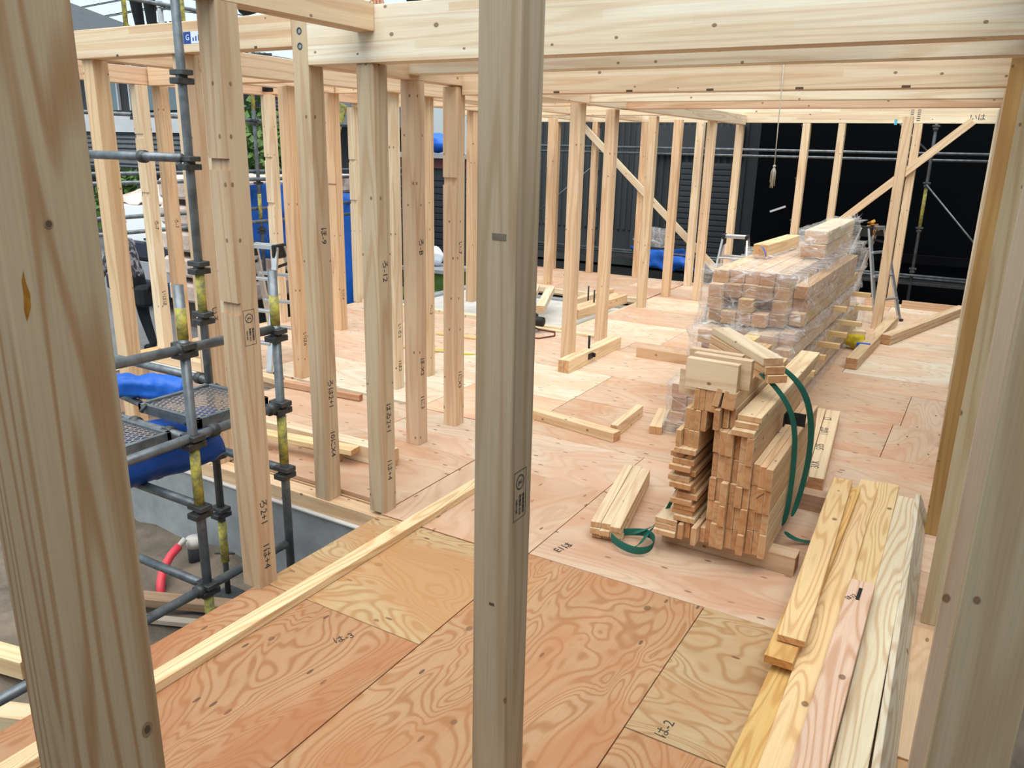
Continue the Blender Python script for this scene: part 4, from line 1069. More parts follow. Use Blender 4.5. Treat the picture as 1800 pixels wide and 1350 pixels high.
# utilities and planks on the soil
tube_o = tube('service_hose', [(-3.90, 2.56, -0.66), (-3.97, 2.62, -0.60), (-4.02, 2.68, -0.555), (-4.05, 2.76, -0.51), (-4.06, 2.83, -0.48)], 0.026, 'red_hose', None, 12)
tag(tube_o, 'pink-red service hose rising from the soil by the foundation', 'hose')
tube('hose_end', [(-4.06, 2.83, -0.48), (-4.06, 2.88, -0.45)], 0.018, 'concrete_light', tube_o, 10)
o_ = tube('drain_pipe', [(-4.06, 2.95, -0.68), (-4.06, 2.95, -0.50)], 0.05, 'black_pipe', None, 16); tag(o_, 'dark upright drain pipe with a taped top by the foundation', 'pipe')
tube('pipe_cap', [(-4.06, 2.95, -0.53), (-4.06, 2.95, -0.47)], 0.054, 'concrete_light', o_, 16)
lum((-4.2, 2.25, -0.555), (-3.1, 2.72, -0.555), 0.09, 0.05, 'old brown plank lying on the soil behind the red hose', (0.36, 0.25, 0.17))
lum((-4.1, 2.12, -0.575), (-3.1, 2.55, -0.575), 0.05, 0.03, 'thin grey batten lying on the soil', (0.42, 0.36, 0.30))
lum((-4.4, 1.55, -0.52), (-3.7, 1.70, -0.52), 0.10, 0.10, 'squared timber lying on the soil at the left picture edge', (0.74, 0.58, 0.36))
lum((-3.9, 1.22, -0.50), (-3.22, 1.50, -0.50), 0.10, 0.09, 'second timber on the soil at the left edge, under a tube', (0.76, 0.62, 0.42))
rnd = random.Random(12)
for k in range(10):
    crumple('stone', (-3.3-rnd.random()*1.3, 1.2+rnd.random()*1.6, G-0.02), 0.03+rnd.random()*0.04, 0.03+rnd.random()*0.03, 0.025, 'concrete', 'grey stone lying on the soil left of the near floor', 'stone', k*1.7, 2)['group'] = 'stones on the soil'

# ------------------------------------------------------------------ outer scaffold and dark netting
def netting(name, p0, p1, z0, z1, label, seed, n=60, m_=16):
    from mathutils import noise as mn
    bm = bmesh.new(); p0 = Vector(p0); p1 = Vector(p1); d = p1-p0; nrm = Vector((-d.y, d.x, 0)).normalized()
    g = []
    for i in range(n+1):
        row = []
        for j in range(m_+1):
            p = p0+d*(i/n); p = Vector((p.x, p.y, z0+(z1-z0)*j/m_))
            p += nrm*(0.06*mn.noise(Vector((i*0.35+seed, j*0.25, 0)))+0.03*mn.noise(Vector((i*0.9, j*0.15, seed))))
            row.append(bm.verts.new(p-p0))
        g.append(row)
    for i in range(n):
        for j in range(m_):
            bm.faces.new((g[i][j], g[i+1][j], g[i+1][j+1], g[i][j+1]))
    o = link(name, bm_mesh(bm, name, True), 'black_mesh_sheet'); o.location = p0
    return tag(o, label, 'netting')
netting('mesh_sheet', (-7.9, 13.25, 0), (1.0, 13.25, 0), G, 4.6, 'black mesh netting hung behind the back wall scaffold', 1)
netting('mesh_sheet', (0.95, 13.2, 0), (0.95, -0.8, 0), G, 3.3, 'added black mesh netting shading the right side of the house', 5)  # added to block side light and darken the near posts
netting('mesh_sheet', (0.95, -0.8, 0), (-3.6, -0.8, 0), G, 3.3, 'added unseen black mesh netting shading the near side behind the viewer', 9, 40)  # added out of view to block low sky and darken the foreground
for x_, lab, yl in ((-0.86, 'back scaffold standard in the right gap', ((1.02, 1.55),)), (-2.60, 'back scaffold standard left of the rope', ((0.75, 1.25),)), (-5.95, 'back scaffold standard behind the left brace', ((0.95, 1.38),)), (-7.6, 'leftmost back scaffold standard', ())):
    standard(x_, 12.85, G, 4.8, lab, yellow=yl, clamps=(2.36, 1.6, 0.98, 0.40))
for z_, y_, lab in ((2.02, 12.80, 'upper front rail of the back scaffold'), (1.93, 12.92, 'upper rear rail of the back scaffold'), (0.33, 12.80, 'lower front rail of the back scaffold'), (0.28, 12.92, 'lower rear rail of the back scaffold')):
    ledger((-7.8, y_, z_), (0.9, y_, z_), lab, r=0.02)
ledger((-0.86, 12.80, 1.60), (0.5, 12.80, 0.15), 'thin diagonal stay of the back scaffold at the right', r=0.012)
ledger((-1.7, 12.80, 2.75), (-0.86, 12.80, 2.0), 'upper thin diagonal stay of the back scaffold', r=0.012)
ledger((-7.6, 12.85, 0.45), (-5.95, 12.85, 1.75), 'thin diagonal stay of the back scaffold at the left', r=0.012)
# plank walk of the back scaffold
struct_pl = box_obj('scaffold_plank', -7.7, 0.8, 12.82, 13.06, 0.19, 0.235, 'steel_dark'); tag(struct_pl, 'dark steel walkway plank of the back scaffold', 'plank')
# small torn rectangle of light tape on the netting
o_ = box_obj('tape_strip', -3.05, -2.80, 13.19, 13.196, 1.12, 1.15, 'shutter_grey', ch=0); o_.rotation_euler.y = math.radians(-22); tag(o_, 'pale strip of tape stuck on the black netting', 'tape')
# blue sheet draped on the back rails
def drape(name, origin, u, v, nu, nv, amp, mat, label, seed, sag=0.0, cat='tarp'):
    from mathutils import noise as mn
    u = Vector(u); v = Vector(v); nn = u.cross(v).normalized(); bm = bmesh.new(); g = []
    for i in range(nu+1):
        row = []
        for j in range(nv+1):
            a, b = i/nu, j/nv
            p = u*a+v*b*(1+0.25*mn.noise(Vector((a*3+seed, 0, 0))))
            p += nn*(amp*mn.noise(Vector((a*4+seed, b*2.2, 0)))+amp*0.6*abs(mn.noise(Vector((a*9, b*3+seed, 1)))))
            p += Vector((0, 0, -sag*math.sin(math.pi*a)*(1-b)))
            row.append(bm.verts.new(p))
        g.append(row)
    for i in range(nu):
        for j in range(nv): bm.faces.new((g[i][j], g[i+1][j], g[i+1][j+1], g[i][j+1]))
    o = link(name, bm_mesh(bm, name, True), mat); o.location = origin
    o.modifiers.new('thickness', 'SOLIDIFY').thickness = 0.006
    return tag(o, label, cat)
drape('blue_sheet', (-5.22, 12.75, 0.42), (0.95, 0.02, 0.02), (0.25, -0.05, -0.34), 16, 8, 0.10, 'blue_tarp', 'blue sheet draped over the lower rails of the back scaffold', 2.0, 0.04)
o_ = crumple('plastic_bundle', (-4.85, 12.93, 0.40), 0.34, 0.08, 0.16, 'plastic_film', 'clear crumpled plastic piled above the blue sheet', 'plastic', 6.0)

# left outer scaffold running along the house
for y_, lab, yl in ((5.55, 'outer left scaffold standard with a yellow top', ((3.0, 3.9),)), (6.25, 'outer left scaffold standard beyond the tall grey one', ((2.9, 3.9),)), (7.15, 'outer left scaffold standard seen right of the notched post', ((2.35, 2.75), (1.05, 1.35))), (8.9, 'outer left scaffold standard far back', ())):
    standard(-7.9, y_, G, 4.6, lab, yellow=yl, clamps=(2.9, 2.2, 1.5, 0.9))
for z_, x_, lab in ((3.35, -7.95, 'top guard rail of the left outer scaffold'), (1.62, -7.95, 'upper of the paired middle rails on the left scaffold'), (1.53, -7.85, 'lower of the paired middle rails on the left scaffold'), (1.17, -7.95, 'upper of the low paired rails on the left scaffold'), (1.02, -7.85, 'lower of the low paired rails on the left scaffold'), (2.22, -7.95, 'rail at head height on the left scaffold'), (2.6, -7.85, 'high rail on the left scaffold')):
    ledger((x_, 4.2, z_), (x_, 10.2, z_), lab, r=0.022)
o_ = box_obj('scaffold_plank', -8.35, -7.98, 4.2, 9.5, 2.93, 2.97, 'steel_dark'); tag(o_, 'raised walkway plank of the left outer scaffold', 'plank')

# ------------------------------------------------------------------ street side on the left
truck = empty('small_truck', (-11.6, 9.3, G), 'small white truck with a covered load parked on the street', 'truck')
tx0, tx1, ty0, ty1 = -12.5, -10.6, 8.0, 11.2
set_parent(box_obj('cargo_bed', tx0, tx1, ty0, ty1, 0.10, 0.38, 'dark_metal', ch=0.02), truck)
set_parent(box_obj('tailgate', tx0, tx1, ty0-0.05, ty0, 0.16, 0.40, 'cloth_navy', ch=0.01), truck)
set_parent(box_obj('side_panel', tx0, tx1, ty0+0.05, ty1, 0.38, 0.98, 'white_paint', ch=0.03), truck)
set_parent(box_obj('bumper', tx0, tx1, ty0-0.10, ty0-0.02, -0.42, -0.18, 'cloth_navy', ch=0.02), truck)
set_parent(box_obj('chassis', tx0+0.2, tx1-0.2, ty0, ty1+1.4, -0.15, 0.10, 'dark_metal'), truck)
set_parent(box_obj('under_panel', tx0+0.05, tx1-0.05, ty0-0.06, ty0, -0.18, 0.10, 'house_grey'), truck)
for x_ in (tx0+0.12, -11.35, tx1-0.25):
    set_parent(box_obj('tail_light', x_, x_+0.16, ty0-0.09, ty0-0.05, -0.15, -0.03, 'tail_light', ch=0.01), truck)
pl_ = box_obj('number_plate', -11.85, -11.65, ty0-0.11, ty0-0.10, -0.36, -0.24, 'white_paint', ch=0.002); set_parent(pl_, truck)
set_parent(box_obj('cab', tx0+0.05, tx1-0.05, ty1, ty1+1.5, -0.1, 1.25, 'white_paint', ch=0.12), truck)
for x_ in (tx0+0.15, tx1-0.15):
    for y_ in (ty0+0.8, ty1+0.7):
        tube('wheel', [(x_-0.08, y_, G+0.22), (x_+0.08, y_, G+0.22)], 0.28, 'black_plastic', truck, 18)
cv = drape('load_cover', (tx0, ty0+0.05, 1.0), (tx1-tx0, 0, 0), (0, 1.6, 0.42), 18, 10, 0.10, 'plastic_brown', 'crumpled brown and clear plastic over the truck load', 3.0, cat='cover')
set_parent(cv, truck)
for k_ in ('label', 'category'): del cv[k_]
# worker on the street, bending beside the corner post, is built further below
# racks of wrapped timber beyond the scaffold
for r_, (x0, y0, lab) in enumerate(((-10.1, 7.3, 'left'), (-10.5, 9.25, 'right'))):
    for lev in range(5):
        b_ = box_obj('timber_bundle', x0+R(-0.05, 0.05), x0+1.1, y0, y0+1.9, -0.25+lev*0.36, 0.02+lev*0.36, 'plastic_brown', ch=0.04)
        tag(b_, 'wrapped timber bundle in the %s street stack, %s course' % (lab, ('bottom', 'second', 'third', 'fourth', 'top')[lev]), 'bundle', 'wrapped timber bundles on the street')
        for q in (0.25, 1.5):
            if lev: set_parent(box_obj('spacer', x0, x0+1.1, y0+q, y0+q+0.09, -0.34+lev*0.36, -0.25+lev*0.36, 'bark'), b_)
    for q in (0.25, 1.5):
        bb = box_obj('bearer', x0, x0+1.1, y0+q, y0+q+0.1, G-0.06, -0.25, 'bark'); tag(bb, '%s bearer of the %s street stack' % ('near' if q < 1 else 'far', lab), 'bearer')
drape('blue_sheet', (-8.15, 6.75, 1.45), (0.35, 1.05, 0.02), (-0.1, 0.05, -1.0), 14, 12, 0.14, 'blue_tarp', 'blue sheet hanging over the left scaffold rail by the stepladder', 5.0)
drape('blue_sheet', (-8.35, 8.35, 1.30), (0.50, 0.65, 0.0), (0, 0, -1.6), 14, 14, 0.12, 'blue_tarp', 'tall blue sheet hanging behind the free-standing knotty post', 9.0)
drape('blue_sheet', (-8.3, 9.35, 1.22), (0.30, 0.5, 0.0), (0, 0, -1.2), 10, 10, 0.12, 'blue_tarp', 'blue sheet hanging beside the far corner post', 13.0)
# white advertising board with slanted black lettering
sg = empty('sign_board', (-9.6, 10.1, 0), 'white board with large black letters turned on their side', 'sign')
a_ = box_obj('panel', -0.45, 0.45, -0.02, 0.02, 1.0, 2.15, 'white_paint'); set_parent(a_, sg)
text_part('lettering', 'UZZA', 0.42, (0.02, -0.022, 1.55), (math.radians(90), math.radians(-78), 0), sg, 'ink')
for x_ in (-0.4, 0.4): set_parent(box_obj('leg', x_-0.03, x_+0.03, -0.02, 0.02, G, 1.0, 'dark_metal'), sg)
sg.rotation_euler.z = math.radians(38); sg.location = (-9.0, 9.45, 0)
# excavator-like dark machine parts beyond: dark van behind the posts
van = empty('parked_van', (-9.8, 12.8, G), 'dark van parked behind the left bay', 'van')
set_parent(box_obj('body', -10.6, -8.95, 11.4, 14.2, G+0.3, 1.25, 'house_dark', ch=0.12), van)
set_parent(box_obj('rear_window', -10.4, -9.15, 11.37, 11.4, 0.55, 1.1, 'glass_dark', ch=0.02), van)
for x_ in (-10.5, -9.2): set_parent(box_obj('tail_light', x_, x_+0.12, 11.37, 11.4, 0.1, 0.4, 'tail_light'), van)
for x_ in (-10.5, -9.05):
    for y_ in (12.0, 13.6): tube('wheel', [(x_-0.08, y_, G+0.25), (x_+0.08, y_, G+0.25)], 0.3, 'black_plastic', van, 18)
yb = timber('yellow_plank', (-9.45, 9.0, G), (-8.12, 9.0, 2.5), 0.03, 0.12, 'yellow_paint'); tag(yb, 'slanting yellow plank behind the free-standing knotty post', 'plank')
# dark slatted shed
shed = empty('slatted_shed', (-8.4, 11.3, G), 'small dark slatted shed behind the slotted post', 'shed')
set_parent(box_obj('wall', -8.7, -7.3, 11.0, 12.4, G, 1.62, 'dark_siding'), shed)
for k in range(20):
    set_parent(box_obj('slat', -8.72, -7.28, 10.975, 11.0, G+0.05+k*0.105, G+0.142+k*0.105, 'dark_siding', ch=0.006), shed)
set_parent(box_obj('fascia', -8.75, -7.25, 10.95, 12.45, 1.62, 1.78, 'red_brown'), shed)
set_parent(box_obj('roof', -8.85, -7.15, 10.85, 12.55, 1.78, 1.86, 'house_grey'), shed)
crumple('tarp_roll', (-8.15, 11.2, 1.86), 0.45, 0.25, 0.13, 'blue_tarp', 'blue sheet bundled on the roof of the slatted shed', 'tarp', 4.0)
crumple('tarp_roll', (-8.47, 10.22, 0.75), 0.22, 0.22, 0.28, 'blue_tarp', 'blue sheet bundle left of the slatted shed', 'tarp', 8.0)
bx_ = box_obj('storage_crate', -8.75, -8.2, 9.95, 10.5, G, 0.75, 'house_dark'); tag(bx_, 'dark crate carrying the blue bundle', 'crate')
o_ = box_obj('waste_bin', -8.0, -7.1, 10.1, 10.7, G, 0.10, 'leaf', ch=0.03); tag(o_, 'green bin in front of the slatted shed', 'bin'); set_parent(box_obj('rim', -8.03, -7.07, 10.07, 10.73, 0.06, 0.12, 'house_grey'), o_)
o_ = box_obj('waste_bin', -8.0, -7.1, 9.5, 10.0, G, -0.22, 'cloth_navy', ch=0.03); tag(o_, 'blue bin low in front of the green one', 'bin'); set_parent(box_obj('rim', -8.03, -7.07, 9.47, 10.03, -0.26, -0.2, 'leaf'), o_)
crumple('plastic_bag', (-7.6, 10.4, 0.12), 0.16, 0.12, 0.14, 'label_white', 'pale blue plastic bag lying on the green bin', 'bag', 3.3)
# hedge and trees
def bush(c, r, label, seed, n=900):
    root = empty('shrub', c, label, 'shrub')
    rnd = random.Random(seed); bm = bmesh.new()
    for i in range(n):
        d = Vector((rnd.gauss(0, 1), rnd.gauss(0, 1), rnd.gauss(0, 1))).normalized()*rnd.uniform(0.55, 1.0)
        p = Vector((d.x*r[0], d.y*r[1], r[2]+d.z*r[2]))
        a = Vector((rnd.uniform(-1, 1), rnd.uniform(-1, 1), rnd.uniform(-1, 1))).normalized()*0.12
        b = a.orthogonal().normalized()*0.07
        bm.faces.new([bm.verts.new(q) for q in (p-a, p+b, p+a, p-b)])
    o = link('foliage', bm_mesh(bm, 'foliage'), 'leaf'); o['kind'] = 'stuff'; o.location = c; set_parent(o, root)
    tube('stem', [(c[0], c[1], c[2]), (c[0], c[1], c[2]+r[2]*1.2)], 0.07, 'bark', root, 8)
bush((-14.2, 12.9, G), (1.1, 1.1, 1.75), 'green shrub seen right of the notched post', 1, 1800)
bush((-18.6, 12.6, G), (1.1, 0.9, 0.95), 'low shrub under the eaves of the dark house', 2)
# houses
def house(name, x0, x1, y0, y1, zb, label, wall, roof_z, roof_h, extra=(), inset=1.2):
    root = empty(name, ((x0+x1)/2, (y0+y1)/2, G), label, 'house')
    set_parent(box_obj('wall', x0, x1, y0, y1, G, roof_z, wall), root)
    bm = bmesh.new(); e = 0.6; ym = (y0+y1)/2
    v = [bm.verts.new(q) for q in ((x0-e, y0-e, roof_z), (x1+e, y0-e, roof_z), (x1+e, y1+e, roof_z), (x0-e, y1+e, roof_z), (x0+inset, ym, roof_z+roof_h), (x1-inset, ym, roof_z+roof_h))]
    for f in ((0, 1, 5, 4), (2, 3, 4, 5), (1, 2, 5), (3, 0, 4), (3, 2, 1, 0)): bm.faces.new([v[i] for i in f])
    o = link('roof', bm_mesh(bm, 'roof'), 'roof_tile'); set_parent(o, root)
    # tile courses on the side facing the site
    for k in range(9):
        t = (k+0.5)/9.5
        yy = (y0-e)+(ym-(y0-e))*t; zz = roof_z+roof_h*t
        xa = x0-e+(inset+e)*t; xb = x1+e-(inset+e)*t
        tube('tile_course', [(xa, yy, zz+0.03), (xb, yy, zz+0.03)], 0.05, 'roof_tile', root, 6)
    for (a, b, c_, d, mat) in extra:
        w_ = box_obj('window', a, b, y0-0.06, y0-0.01, c_, d, mat); set_parent(w_, root)
        set_parent(multi_box('window_frame', [(a-0.06, a, y0-0.09, y0-0.01, c_, d), (b, b+0.06, y0-0.09, y0-0.01, c_, d), ((a+b)/2-0.03, (a+b)/2+0.03, y0-0.09, y0-0.01, c_, d), (a-0.06, b+0.06, y0-0.09, y0-0.01, d, d+0.06)], 'house_wall', origin=(a, y0, c_)), w_)
    return root
h1 = house('dark_house', -27.0, -17.6, 15.0, 21.0, 0, 'dark two-storey house with a balcony beyond the corner post', 'house_dark', 4.05, 0.35, ((-23.4, -22.0, 2.75, 3.9, 'glass_dark'), (-21.4, -20.2, 2.75, 3.9, 'glass_dark'), (-19.8, -18.6, 2.75, 3.9, 'glass_dark')))
set_parent(box_obj('balcony_wall', -27.0, -17.5, 14.2, 14.4, 2.15, 2.65, 'house_wall'), h1)
bm = bmesh.new()
v = [bm.verts.new(q) for q in ((-27.2, 12.9, 1.30), (-17.2, 12.9, 1.30), (-17.2, 14.4, 2.15), (-27.2, 14.4, 2.15))]
bm.faces.new(v); o_ = link('lower_roof', bm_mesh(bm, 'lower_roof'), 'roof_tile'); o_.modifiers.new('thickness', 'SOLIDIFY').thickness = 0.12; set_parent(o_, h1)
for k in range(7):
    t = (k+0.5)/7; tube('tile_course', [(-27.2, 12.9+1.5*t, 1.32+0.85*t), (-17.2, 12.9+1.5*t, 1.32+0.85*t)], 0.04, 'roof_tile', h1, 6)
house('tiled_house', -50, -34.6, 22.0, 27.0, 0, 'far house with a dark tiled roof at the upper left', 'house_wall', 6.1, 2.3, ((-37, -35.5, 2.0, 3.4, 'glass_dark'),), 5.5)
house('grey_house', -22.0, -12.4, 23.5, 28.5, 0, 'grey house behind the green shrub', 'house_grey', 3.9, 1.0, ((-17.0, -15.5, 2.2, 3.6, 'glass_dark'), (-21, -19.6, 2.2, 3.6, 'glass_dark')))
house('low_house', -16.7, -13.9, 14.6, 18.2, 0, 'low dark house behind the white board', 'house_dark', 2.4, 0.9, ((-16.4, -15.5, 0.6, 1.8, 'glass_dark'), (-15.1, -14.2, 0.6, 1.8, 'glass_dark')))
# building behind the netting
bh = empty('neighbour_building', (-6.5, 19.0, G), 'grey corrugated building with a roller shutter seen through the netting', 'building')
set_parent(box_obj('wall', -13.0, -4.4, 17.5, 22.0, G, 6.5, 'siding_grey'), bh)
for k in range(46):
    set_parent(box_obj('corrugation', -11.0+k*0.14, -10.93+k*0.14, 17.46, 17.5, 0.2, 6.4, 'siding_grey', ch=0.01), bh)
sh = box_obj('roller_shutter', -6.0, -4.9, 17.38, 17.46, -0.4, 1.75, 'shutter_grey'); set_parent(sh, bh)
for k in range(18):
    set_parent(box_obj('shutter_slat', -6.0, -4.9, 17.35, 17.39, -0.38+k*0.118, -0.29+k*0.118, 'shutter_grey', ch=0.008), sh)
set_parent(box_obj('shutter_box', -6.6, -4.7, 17.30, 17.46, 1.95, 2.5, 'shutter_grey'), bh)
set_parent(box_obj('drain_frame', -7.1, -6.95, 17.36, 17.46, -0.4, 2.5, 'shutter_grey'), bh)
bd = empty('dark_building', (0, 18.0, G), 'dark building close behind the netting at the right', 'building')
set_parent(box_obj('wall', -3.9, 8.0, 15.5, 21.0, G, 5.6, 'dark_wall'), bd)
set_parent(box_obj('eaves', -4.1, 8.3, 15.1, 21.3, 5.6, 5.8, 'roof_tile'), bd)
set_parent(box_obj('sill_band', -3.9, 8.0, 15.4, 15.5, 0.2, 0.35, 'house_dark'), bd)
# utility poles with wires
def upole(x, y, h, label):
    root = empty('utility_pole', (x, y, G), label, 'utility pole')
    tube('pole', [(x, y, G), (x, y, h)], 0.16, 'concrete', root, 10)
    for z_ in (h-0.5, h-1.4):
        set_parent(box_obj('crossarm', x-0.9, x+0.9, y-0.06, y+0.06, z_, z_+0.1, 'steel_dark'), root)
        for k in (-0.8, -0.4, 0.4, 0.8): tube('insulator', [(x+k, y, z_+0.1), (x+k, y, z_+0.28)], 0.07, 'dark_metal', root, 8)
    for k in (-0.8, 0.8):
        tube('wire', [(x+k, y, h-0.3), (x+k+10, y+12, h-1.2), (x+k+22, y+26, h-0.4)], 0.03, 'dark_metal', root, 5)
        tube('wire', [(x+k, y, h-0.3), (x+k-12, y-2, h-1.4)], 0.03, 'dark_metal', root, 5)
upole(-43.0, 32.5, 9.6, 'utility pole with wires against the sky at the upper left')
upole(-46.0, 38.5, 12.0, 'second utility pole half hidden by the yellow scaffold tube')

# ------------------------------------------------------------------ people
def person(name, J, label, mats, seed=0, facing=(0, -1, 0), helmet=True, fingers=True):
    """one continuous body grown from a joint skeleton; J maps joint names to points"""
    rad = dict(pelvis=(0.15, 0.12), waist=(0.14, 0.11), chest=(0.17, 0.125), neck0=(0.075, 0.07), neck=(0.058, 0.058), head=(0.085, 0.10), crown=(0.06, 0.07),
               lsh=(0.075, 0.075), rsh=(0.075, 0.075), lel=(0.05, 0.05), rel=(0.05, 0.05), lwr=(0.034, 0.034), rwr=(0.034, 0.034), lha=(0.042, 0.024), rha=(0.042, 0.024),
               lhip=(0.105, 0.105), rhip=(0.105, 0.105), lkn=(0.072, 0.072), rkn=(0.072, 0.072), lan=(0.05, 0.05), ran=(0.05, 0.05), lhe=(0.05, 0.045), rhe=(0.05, 0.045), lto=(0.048, 0.032), rto=(0.048, 0.032))
    edges = [('pelvis', 'waist'), ('waist', 'chest'), ('chest', 'neck0'), ('neck0', 'neck'), ('neck', 'head'), ('head', 'crown'), ('chest', 'lsh'), ('lsh', 'lel'), ('lel', 'lwr'), ('lwr', 'lha'),
             ('chest', 'rsh'), ('rsh', 'rel'), ('rel', 'rwr'), ('rwr', 'rha'), ('pelvis', 'lhip'), ('lhip', 'lkn'), ('lkn', 'lan'), ('lan', 'lto'), ('pelvis', 'rhip'), ('rhip', 'rkn'), ('rkn', 'ran'), ('ran', 'rto')]
    names = [n for n in rad if n in J and n not in ('lhe', 'rhe')]
    idx = {n: i for i, n in enumerate(names)}
    base = Vector(J['base'])
    verts = [Vector(J[n])-base for n in names]
    ed = [(idx[a], idx[b]) for a, b in edges if a in idx and b in idx]
    radii = [rad[n] for n in names]; roots = [idx['pelvis']]
    if fingers:
        for s in 'lr':
            ha = Vector(J[s+'ha'])-base; wr_ = Vector(J[s+'wr'])-base
            d = (ha-wr_).normalized(); side = d.cross(Vector((0, 0, 1)))
            side = side.normalized() if side.length > 0.1 else Vector((1, 0, 0))
            dn = side.cross(d).normalized()
            if dn.z > 0: dn = -dn
            for k, ln in enumerate((0.062, 0.072, 0.068, 0.052)):
                o_ = ha+side*(0.030-0.020*k)+d*0.012
                i0 = len(verts); verts += [o_, o_+d*ln*0.55+dn*0.006, o_+d*ln*0.9+dn*0.028]
                radii += [(0.0095, 0.0095), (0.0088, 0.0088), (0.0075, 0.0075)]; ed += [(i0, i0+1), (i0+1, i0+2)]; roots.append(i0)
            o_ = wr_.lerp(ha, 0.45)+side*0.030; i0 = len(verts)
            verts += [o_, o_+side*0.022+d*0.025+dn*0.008, o_+side*0.026+d*0.055+dn*0.016]
            radii += [(0.012, 0.012), (0.0105, 0.0105), (0.0085, 0.0085)]; ed += [(i0, i0+1), (i0+1, i0+2)]; roots.append(i0)
    me = bpy.data.meshes.new(name); me.from_pydata([tuple(v) for v in verts], ed, [])
    tmp = bpy.data.objects.new(name, me); COL.objects.link(tmp)
    sk = tmp.modifiers.new('skin', 'SKIN'); sk.use_smooth_shade = True; sk.branch_smoothing = 0.4
    for i, sv in enumerate(me.skin_vertices[0].data):
        sv.radius = radii[i]; sv.use_root = i in roots
    tmp.modifiers.new('sub', 'SUBSURF').levels = 2
    dg = bpy.context.evaluated_depsgraph_get(); dg.update()
    m2 = bpy.data.meshes.new_from_object(tmp.evaluated_get(dg))
    COL.objects.unlink(tmp); bpy.data.objects.remove(tmp)
    m2.materials.clear()
    for mn_ in mats: m2.materials.append(MATS[mn_])       # skin, top, trousers, boots
    segs = [(Vector(J[a])-base, Vector(J[b])-base, a, b) for a, b in edges if a in J and b in J]
    def cls(p):
        best = None
        for a, b, na, nb in segs:
            t = max(0, min(1, (p-a).dot(b-a)/max((b-a).length_squared, 1e-9))); d = (p-(a+(b-a)*t)).length
            if best is None or d < best[0]: best = (d, na, nb, t)
        d, na, nb, t = best
        if nb in ('head', 'crown', 'lha', 'rha') or (nb == 'neck'): return 0
        if nb in ('lto', 'rto'): return 3
        if nb in ('lan', 'ran'): return 3 if t > 0.80 else 2
        if nb in ('lkn', 'rkn', 'lhip', 'rhip'): return 2
        if nb == 'waist': return 2 if t < 0.35 else 1
        if nb in ('lwr', 'rwr'): return 1 if t < 0.9 else 0
        return 1
    for p in m2.polygons:
        p.material_index = cls(p.center); p.use_smooth = True
    root = bpy.data.objects.new(name, m2); COL.objects.link(root); root.location = base
    tag(root, label, 'person')
    f = Vector(facing).normalized(); hd = Vector(J['head']); sd = f.cross(Vector((0, 0, 1))).normalized()
    if helmet:
        bm = bmesh.new(); bmesh.ops.create_uvsphere(bm, u_segments=18, v_segments=10, radius=1.0)
        bmesh.ops.delete(bm, geom=[v for v in bm.verts if v.co.z < -0.05], context='VERTS')
        for v in bm.verts: v.co = Vector((v.co.x*0.118, v.co.y*0.135, v.co.z*0.12))
        o_ = link('helmet', bm_mesh(bm, 'helmet', True), 'helmet'); o_.location = hd+Vector((0, 0, 0.055)); set_parent(o_, root)
    bm = bmesh.new(); bmesh.ops.create_cone(bm, segments=6, radius1=0.016, radius2=0.006, depth=0.05, cap_ends=True)
    o_ = link('nose', bm_mesh(bm, 'nose', True), 'skin'); o_.location = hd+f*0.10+Vector((0, 0, -0.02)); set_parent(o_, root)
    for s in (-1, 1):
        bm = bmesh.new(); bmesh.ops.create_icosphere(bm, subdivisions=1, radius=0.011)
        o_ = link('eye', bm_mesh(bm, 'eye', True), 'ink'); o_.location = hd+f*0.092+sd*s*0.034+Vector((0, 0, 0.012)); set_parent(o_, root)
        bm = bmesh.new(); bmesh.ops.create_icosphere(bm, subdivisions=1, radius=0.026)
        o_ = link('ear', bm_mesh(bm, 'ear', True), 'skin'); o_.location = hd+sd*s*0.092; o_.scale = (0.5, 1, 1.3); set_parent(o_, root)
    o_ = box_obj('mouth', -0.024, 0.024, -0.004, 0.004, -0.003, 0.003, 'ink', ch=0.001); o_.location = hd+f*0.094+Vector((0, 0, -0.062)); o_.rotation_euler.z = math.atan2(sd.y, sd.x); set_parent(o_, root)
    return root
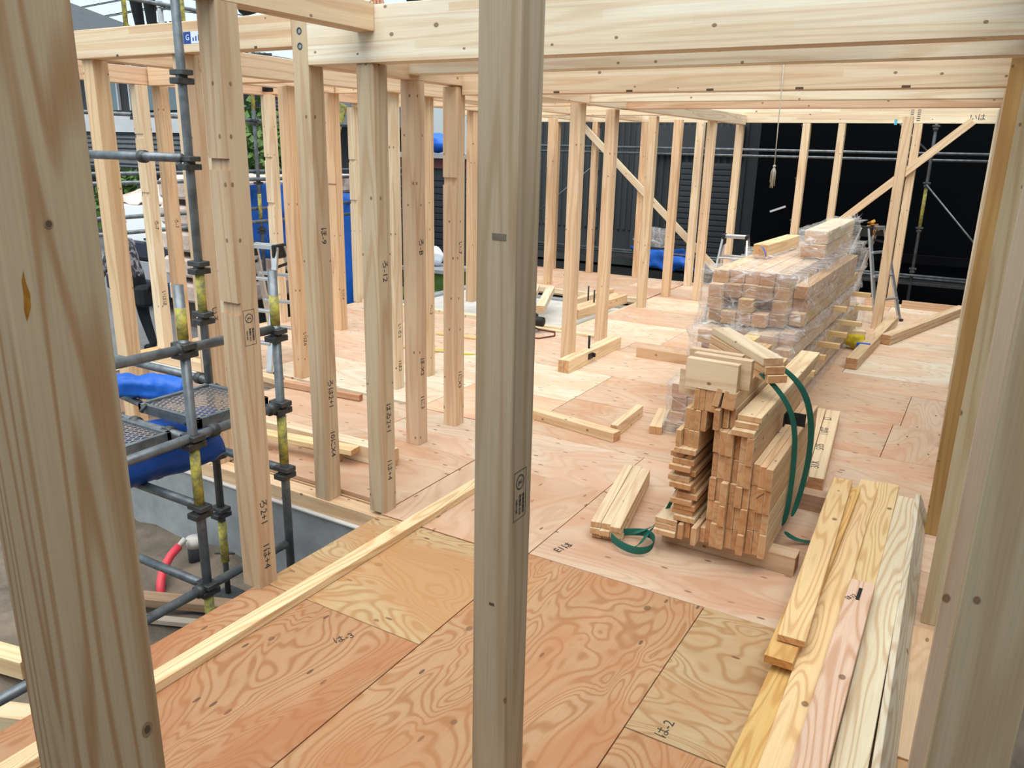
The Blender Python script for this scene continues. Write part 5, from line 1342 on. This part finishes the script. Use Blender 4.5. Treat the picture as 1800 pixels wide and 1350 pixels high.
def standing(base, face, h=1.70, lean=0.0, side_lean=0.0, arm='down', step=0.0):
    f = Vector(face).normalized(); s = f.cross(Vector((0, 0, 1))).normalized(); b = Vector(base); k = h/1.70
    def P(fw, sd_, z): return tuple(b+f*fw*k+s*sd_*k+Vector((0, 0, z*k)))
    bend = lambda z, fw: (fw+math.sin(lean)*(z-0.92), 0.92+(z-0.92)*math.cos(lean))
    def U(z, sd_, fw=0.0):
        x_, zz = bend(z, fw); return P(x_, sd_+side_lean*(z-0.92), zz)
    J = dict(base=b, pelvis=P(0, 0, 0.92), waist=U(1.06, 0), chest=U(1.28, 0), neck0=U(1.43, 0), neck=U(1.49, 0, 0.01), head=U(1.58, 0, 0.03), crown=U(1.67, 0, 0.02),
             lsh=U(1.39, -0.17), rsh=U(1.39, 0.17), lhip=P(0, -0.09, 0.88), rhip=P(0, 0.09, 0.88), lkn=P(0.03+step, -0.10, 0.49), rkn=P(0.03-step*0.3, 0.10, 0.49),
             lan=P(step, -0.10, 0.09), ran=P(-step, 0.10, 0.09), lto=P(0.15+step, -0.11, 0.035), rto=P(0.15-step, 0.11, 0.035))
    if arm == 'down':
        J.update(lel=U(1.11, -0.23), rel=U(1.11, 0.23), lwr=U(0.87, -0.24, 0.06), rwr=U(0.87, 0.24, 0.06), lha=U(0.79, -0.24, 0.09), rha=U(0.79, 0.24, 0.09))
    else:
        J.update(lel=P(0.34, -0.22, 0.93), rel=P(0.34, 0.22, 0.93), lwr=P(0.42, -0.16, 0.72), rwr=P(0.42, 0.16, 0.72), lha=P(0.45, -0.14, 0.64), rha=P(0.45, 0.14, 0.64))
    return J
gw = person('person', standing((-8.93, 6.02, G), (-0.8, -0.3, 0), 1.70, lean=0.22, arm='work', step=0.10), 'worker in camouflage top and black trousers bending beside the corner post', ('skin', 'cloth_camo', 'cloth_black', 'cloth_black'), facing=(-0.6, -0.5, -0.5))
# tool bag on the belt
o_ = box_obj('tool_bag', -8.93, -8.70, 5.92, 6.12, G+0.62, G+0.88, 'cloth_black', ch=0.04); set_parent(o_, gw)
o_ = tube('hammer_handle', [(-8.72, 6.04, G+0.80), (-8.55, 6.12, G+1.14)], 0.018, 'black_plastic', gw, 8)
person('person', standing((-8.16, 5.98, 2.975), (0.4, -0.9, 0), 1.72, step=0.06), 'worker in dark trousers standing on the high left walkway', ('skin', 'cloth_navy', 'cloth_black', 'cloth_black'), facing=(0.4, -0.9, 0))
# worker crouching on the beams over the left bay, one hand on the deep beam
B0 = Vector((-3.0, 3.20, 2.595))
J = dict(base=B0, pelvis=(-3.12, 3.42, 2.98), waist=(-3.02, 3.42, 3.10), chest=(-2.84, 3.40, 3.26), neck0=(-2.74, 3.38, 3.38), neck=(-2.70, 3.36, 3.43), head=(-2.64, 3.33, 3.50), crown=(-2.60, 3.32, 3.57),
         rsh=(-2.78, 3.24, 3.32), lsh=(-2.78, 3.56, 3.32), rel=(-2.68, 3.16, 3.06), lel=(-2.50, 3.56, 3.10), rwr=(-2.655, 3.19, 2.76), lwr=(-2.32, 3.44, 2.92), rha=(-2.65, 3.185, 2.655), lha=(-2.27, 3.38, 2.86),
         rhip=(-3.10, 3.32, 2.95), lhip=(-3.10, 3.52, 2.95), rkn=(-3.40, 3.22, 3.05), lkn=(-2.72, 3.58, 2.98), ran=(-3.44, 3.20, 2.66), lan=(-2.78, 3.62, 2.70), rto=(-3.56, 3.17, 2.625), lto=(-2.64, 3.64, 2.668))
person('person', J, 'worker in a teal jacket crouching on the beams, hand on the deep cross beam', ('skin', 'cloth_teal', 'cloth_navy', 'cloth_black'), facing=(0.7, -0.5, -0.5))
o_ = box_obj('scaffold_plank', -3.05, -0.4, 3.45, 3.80, 2.585, 2.625, 'pine', color=PALE); tag(o_, 'plank walkway laid on the beams behind the deep cross beam', 'plank')
person('person', standing((-1.30, 3.26, 2.595), (0.05, -1, 0), 1.70, step=0.02), 'worker standing on the deep cross beam, boot toe over its edge', ('skin', 'cloth_navy', 'cloth_black', 'cloth_black'), facing=(0.05, -1, 0))
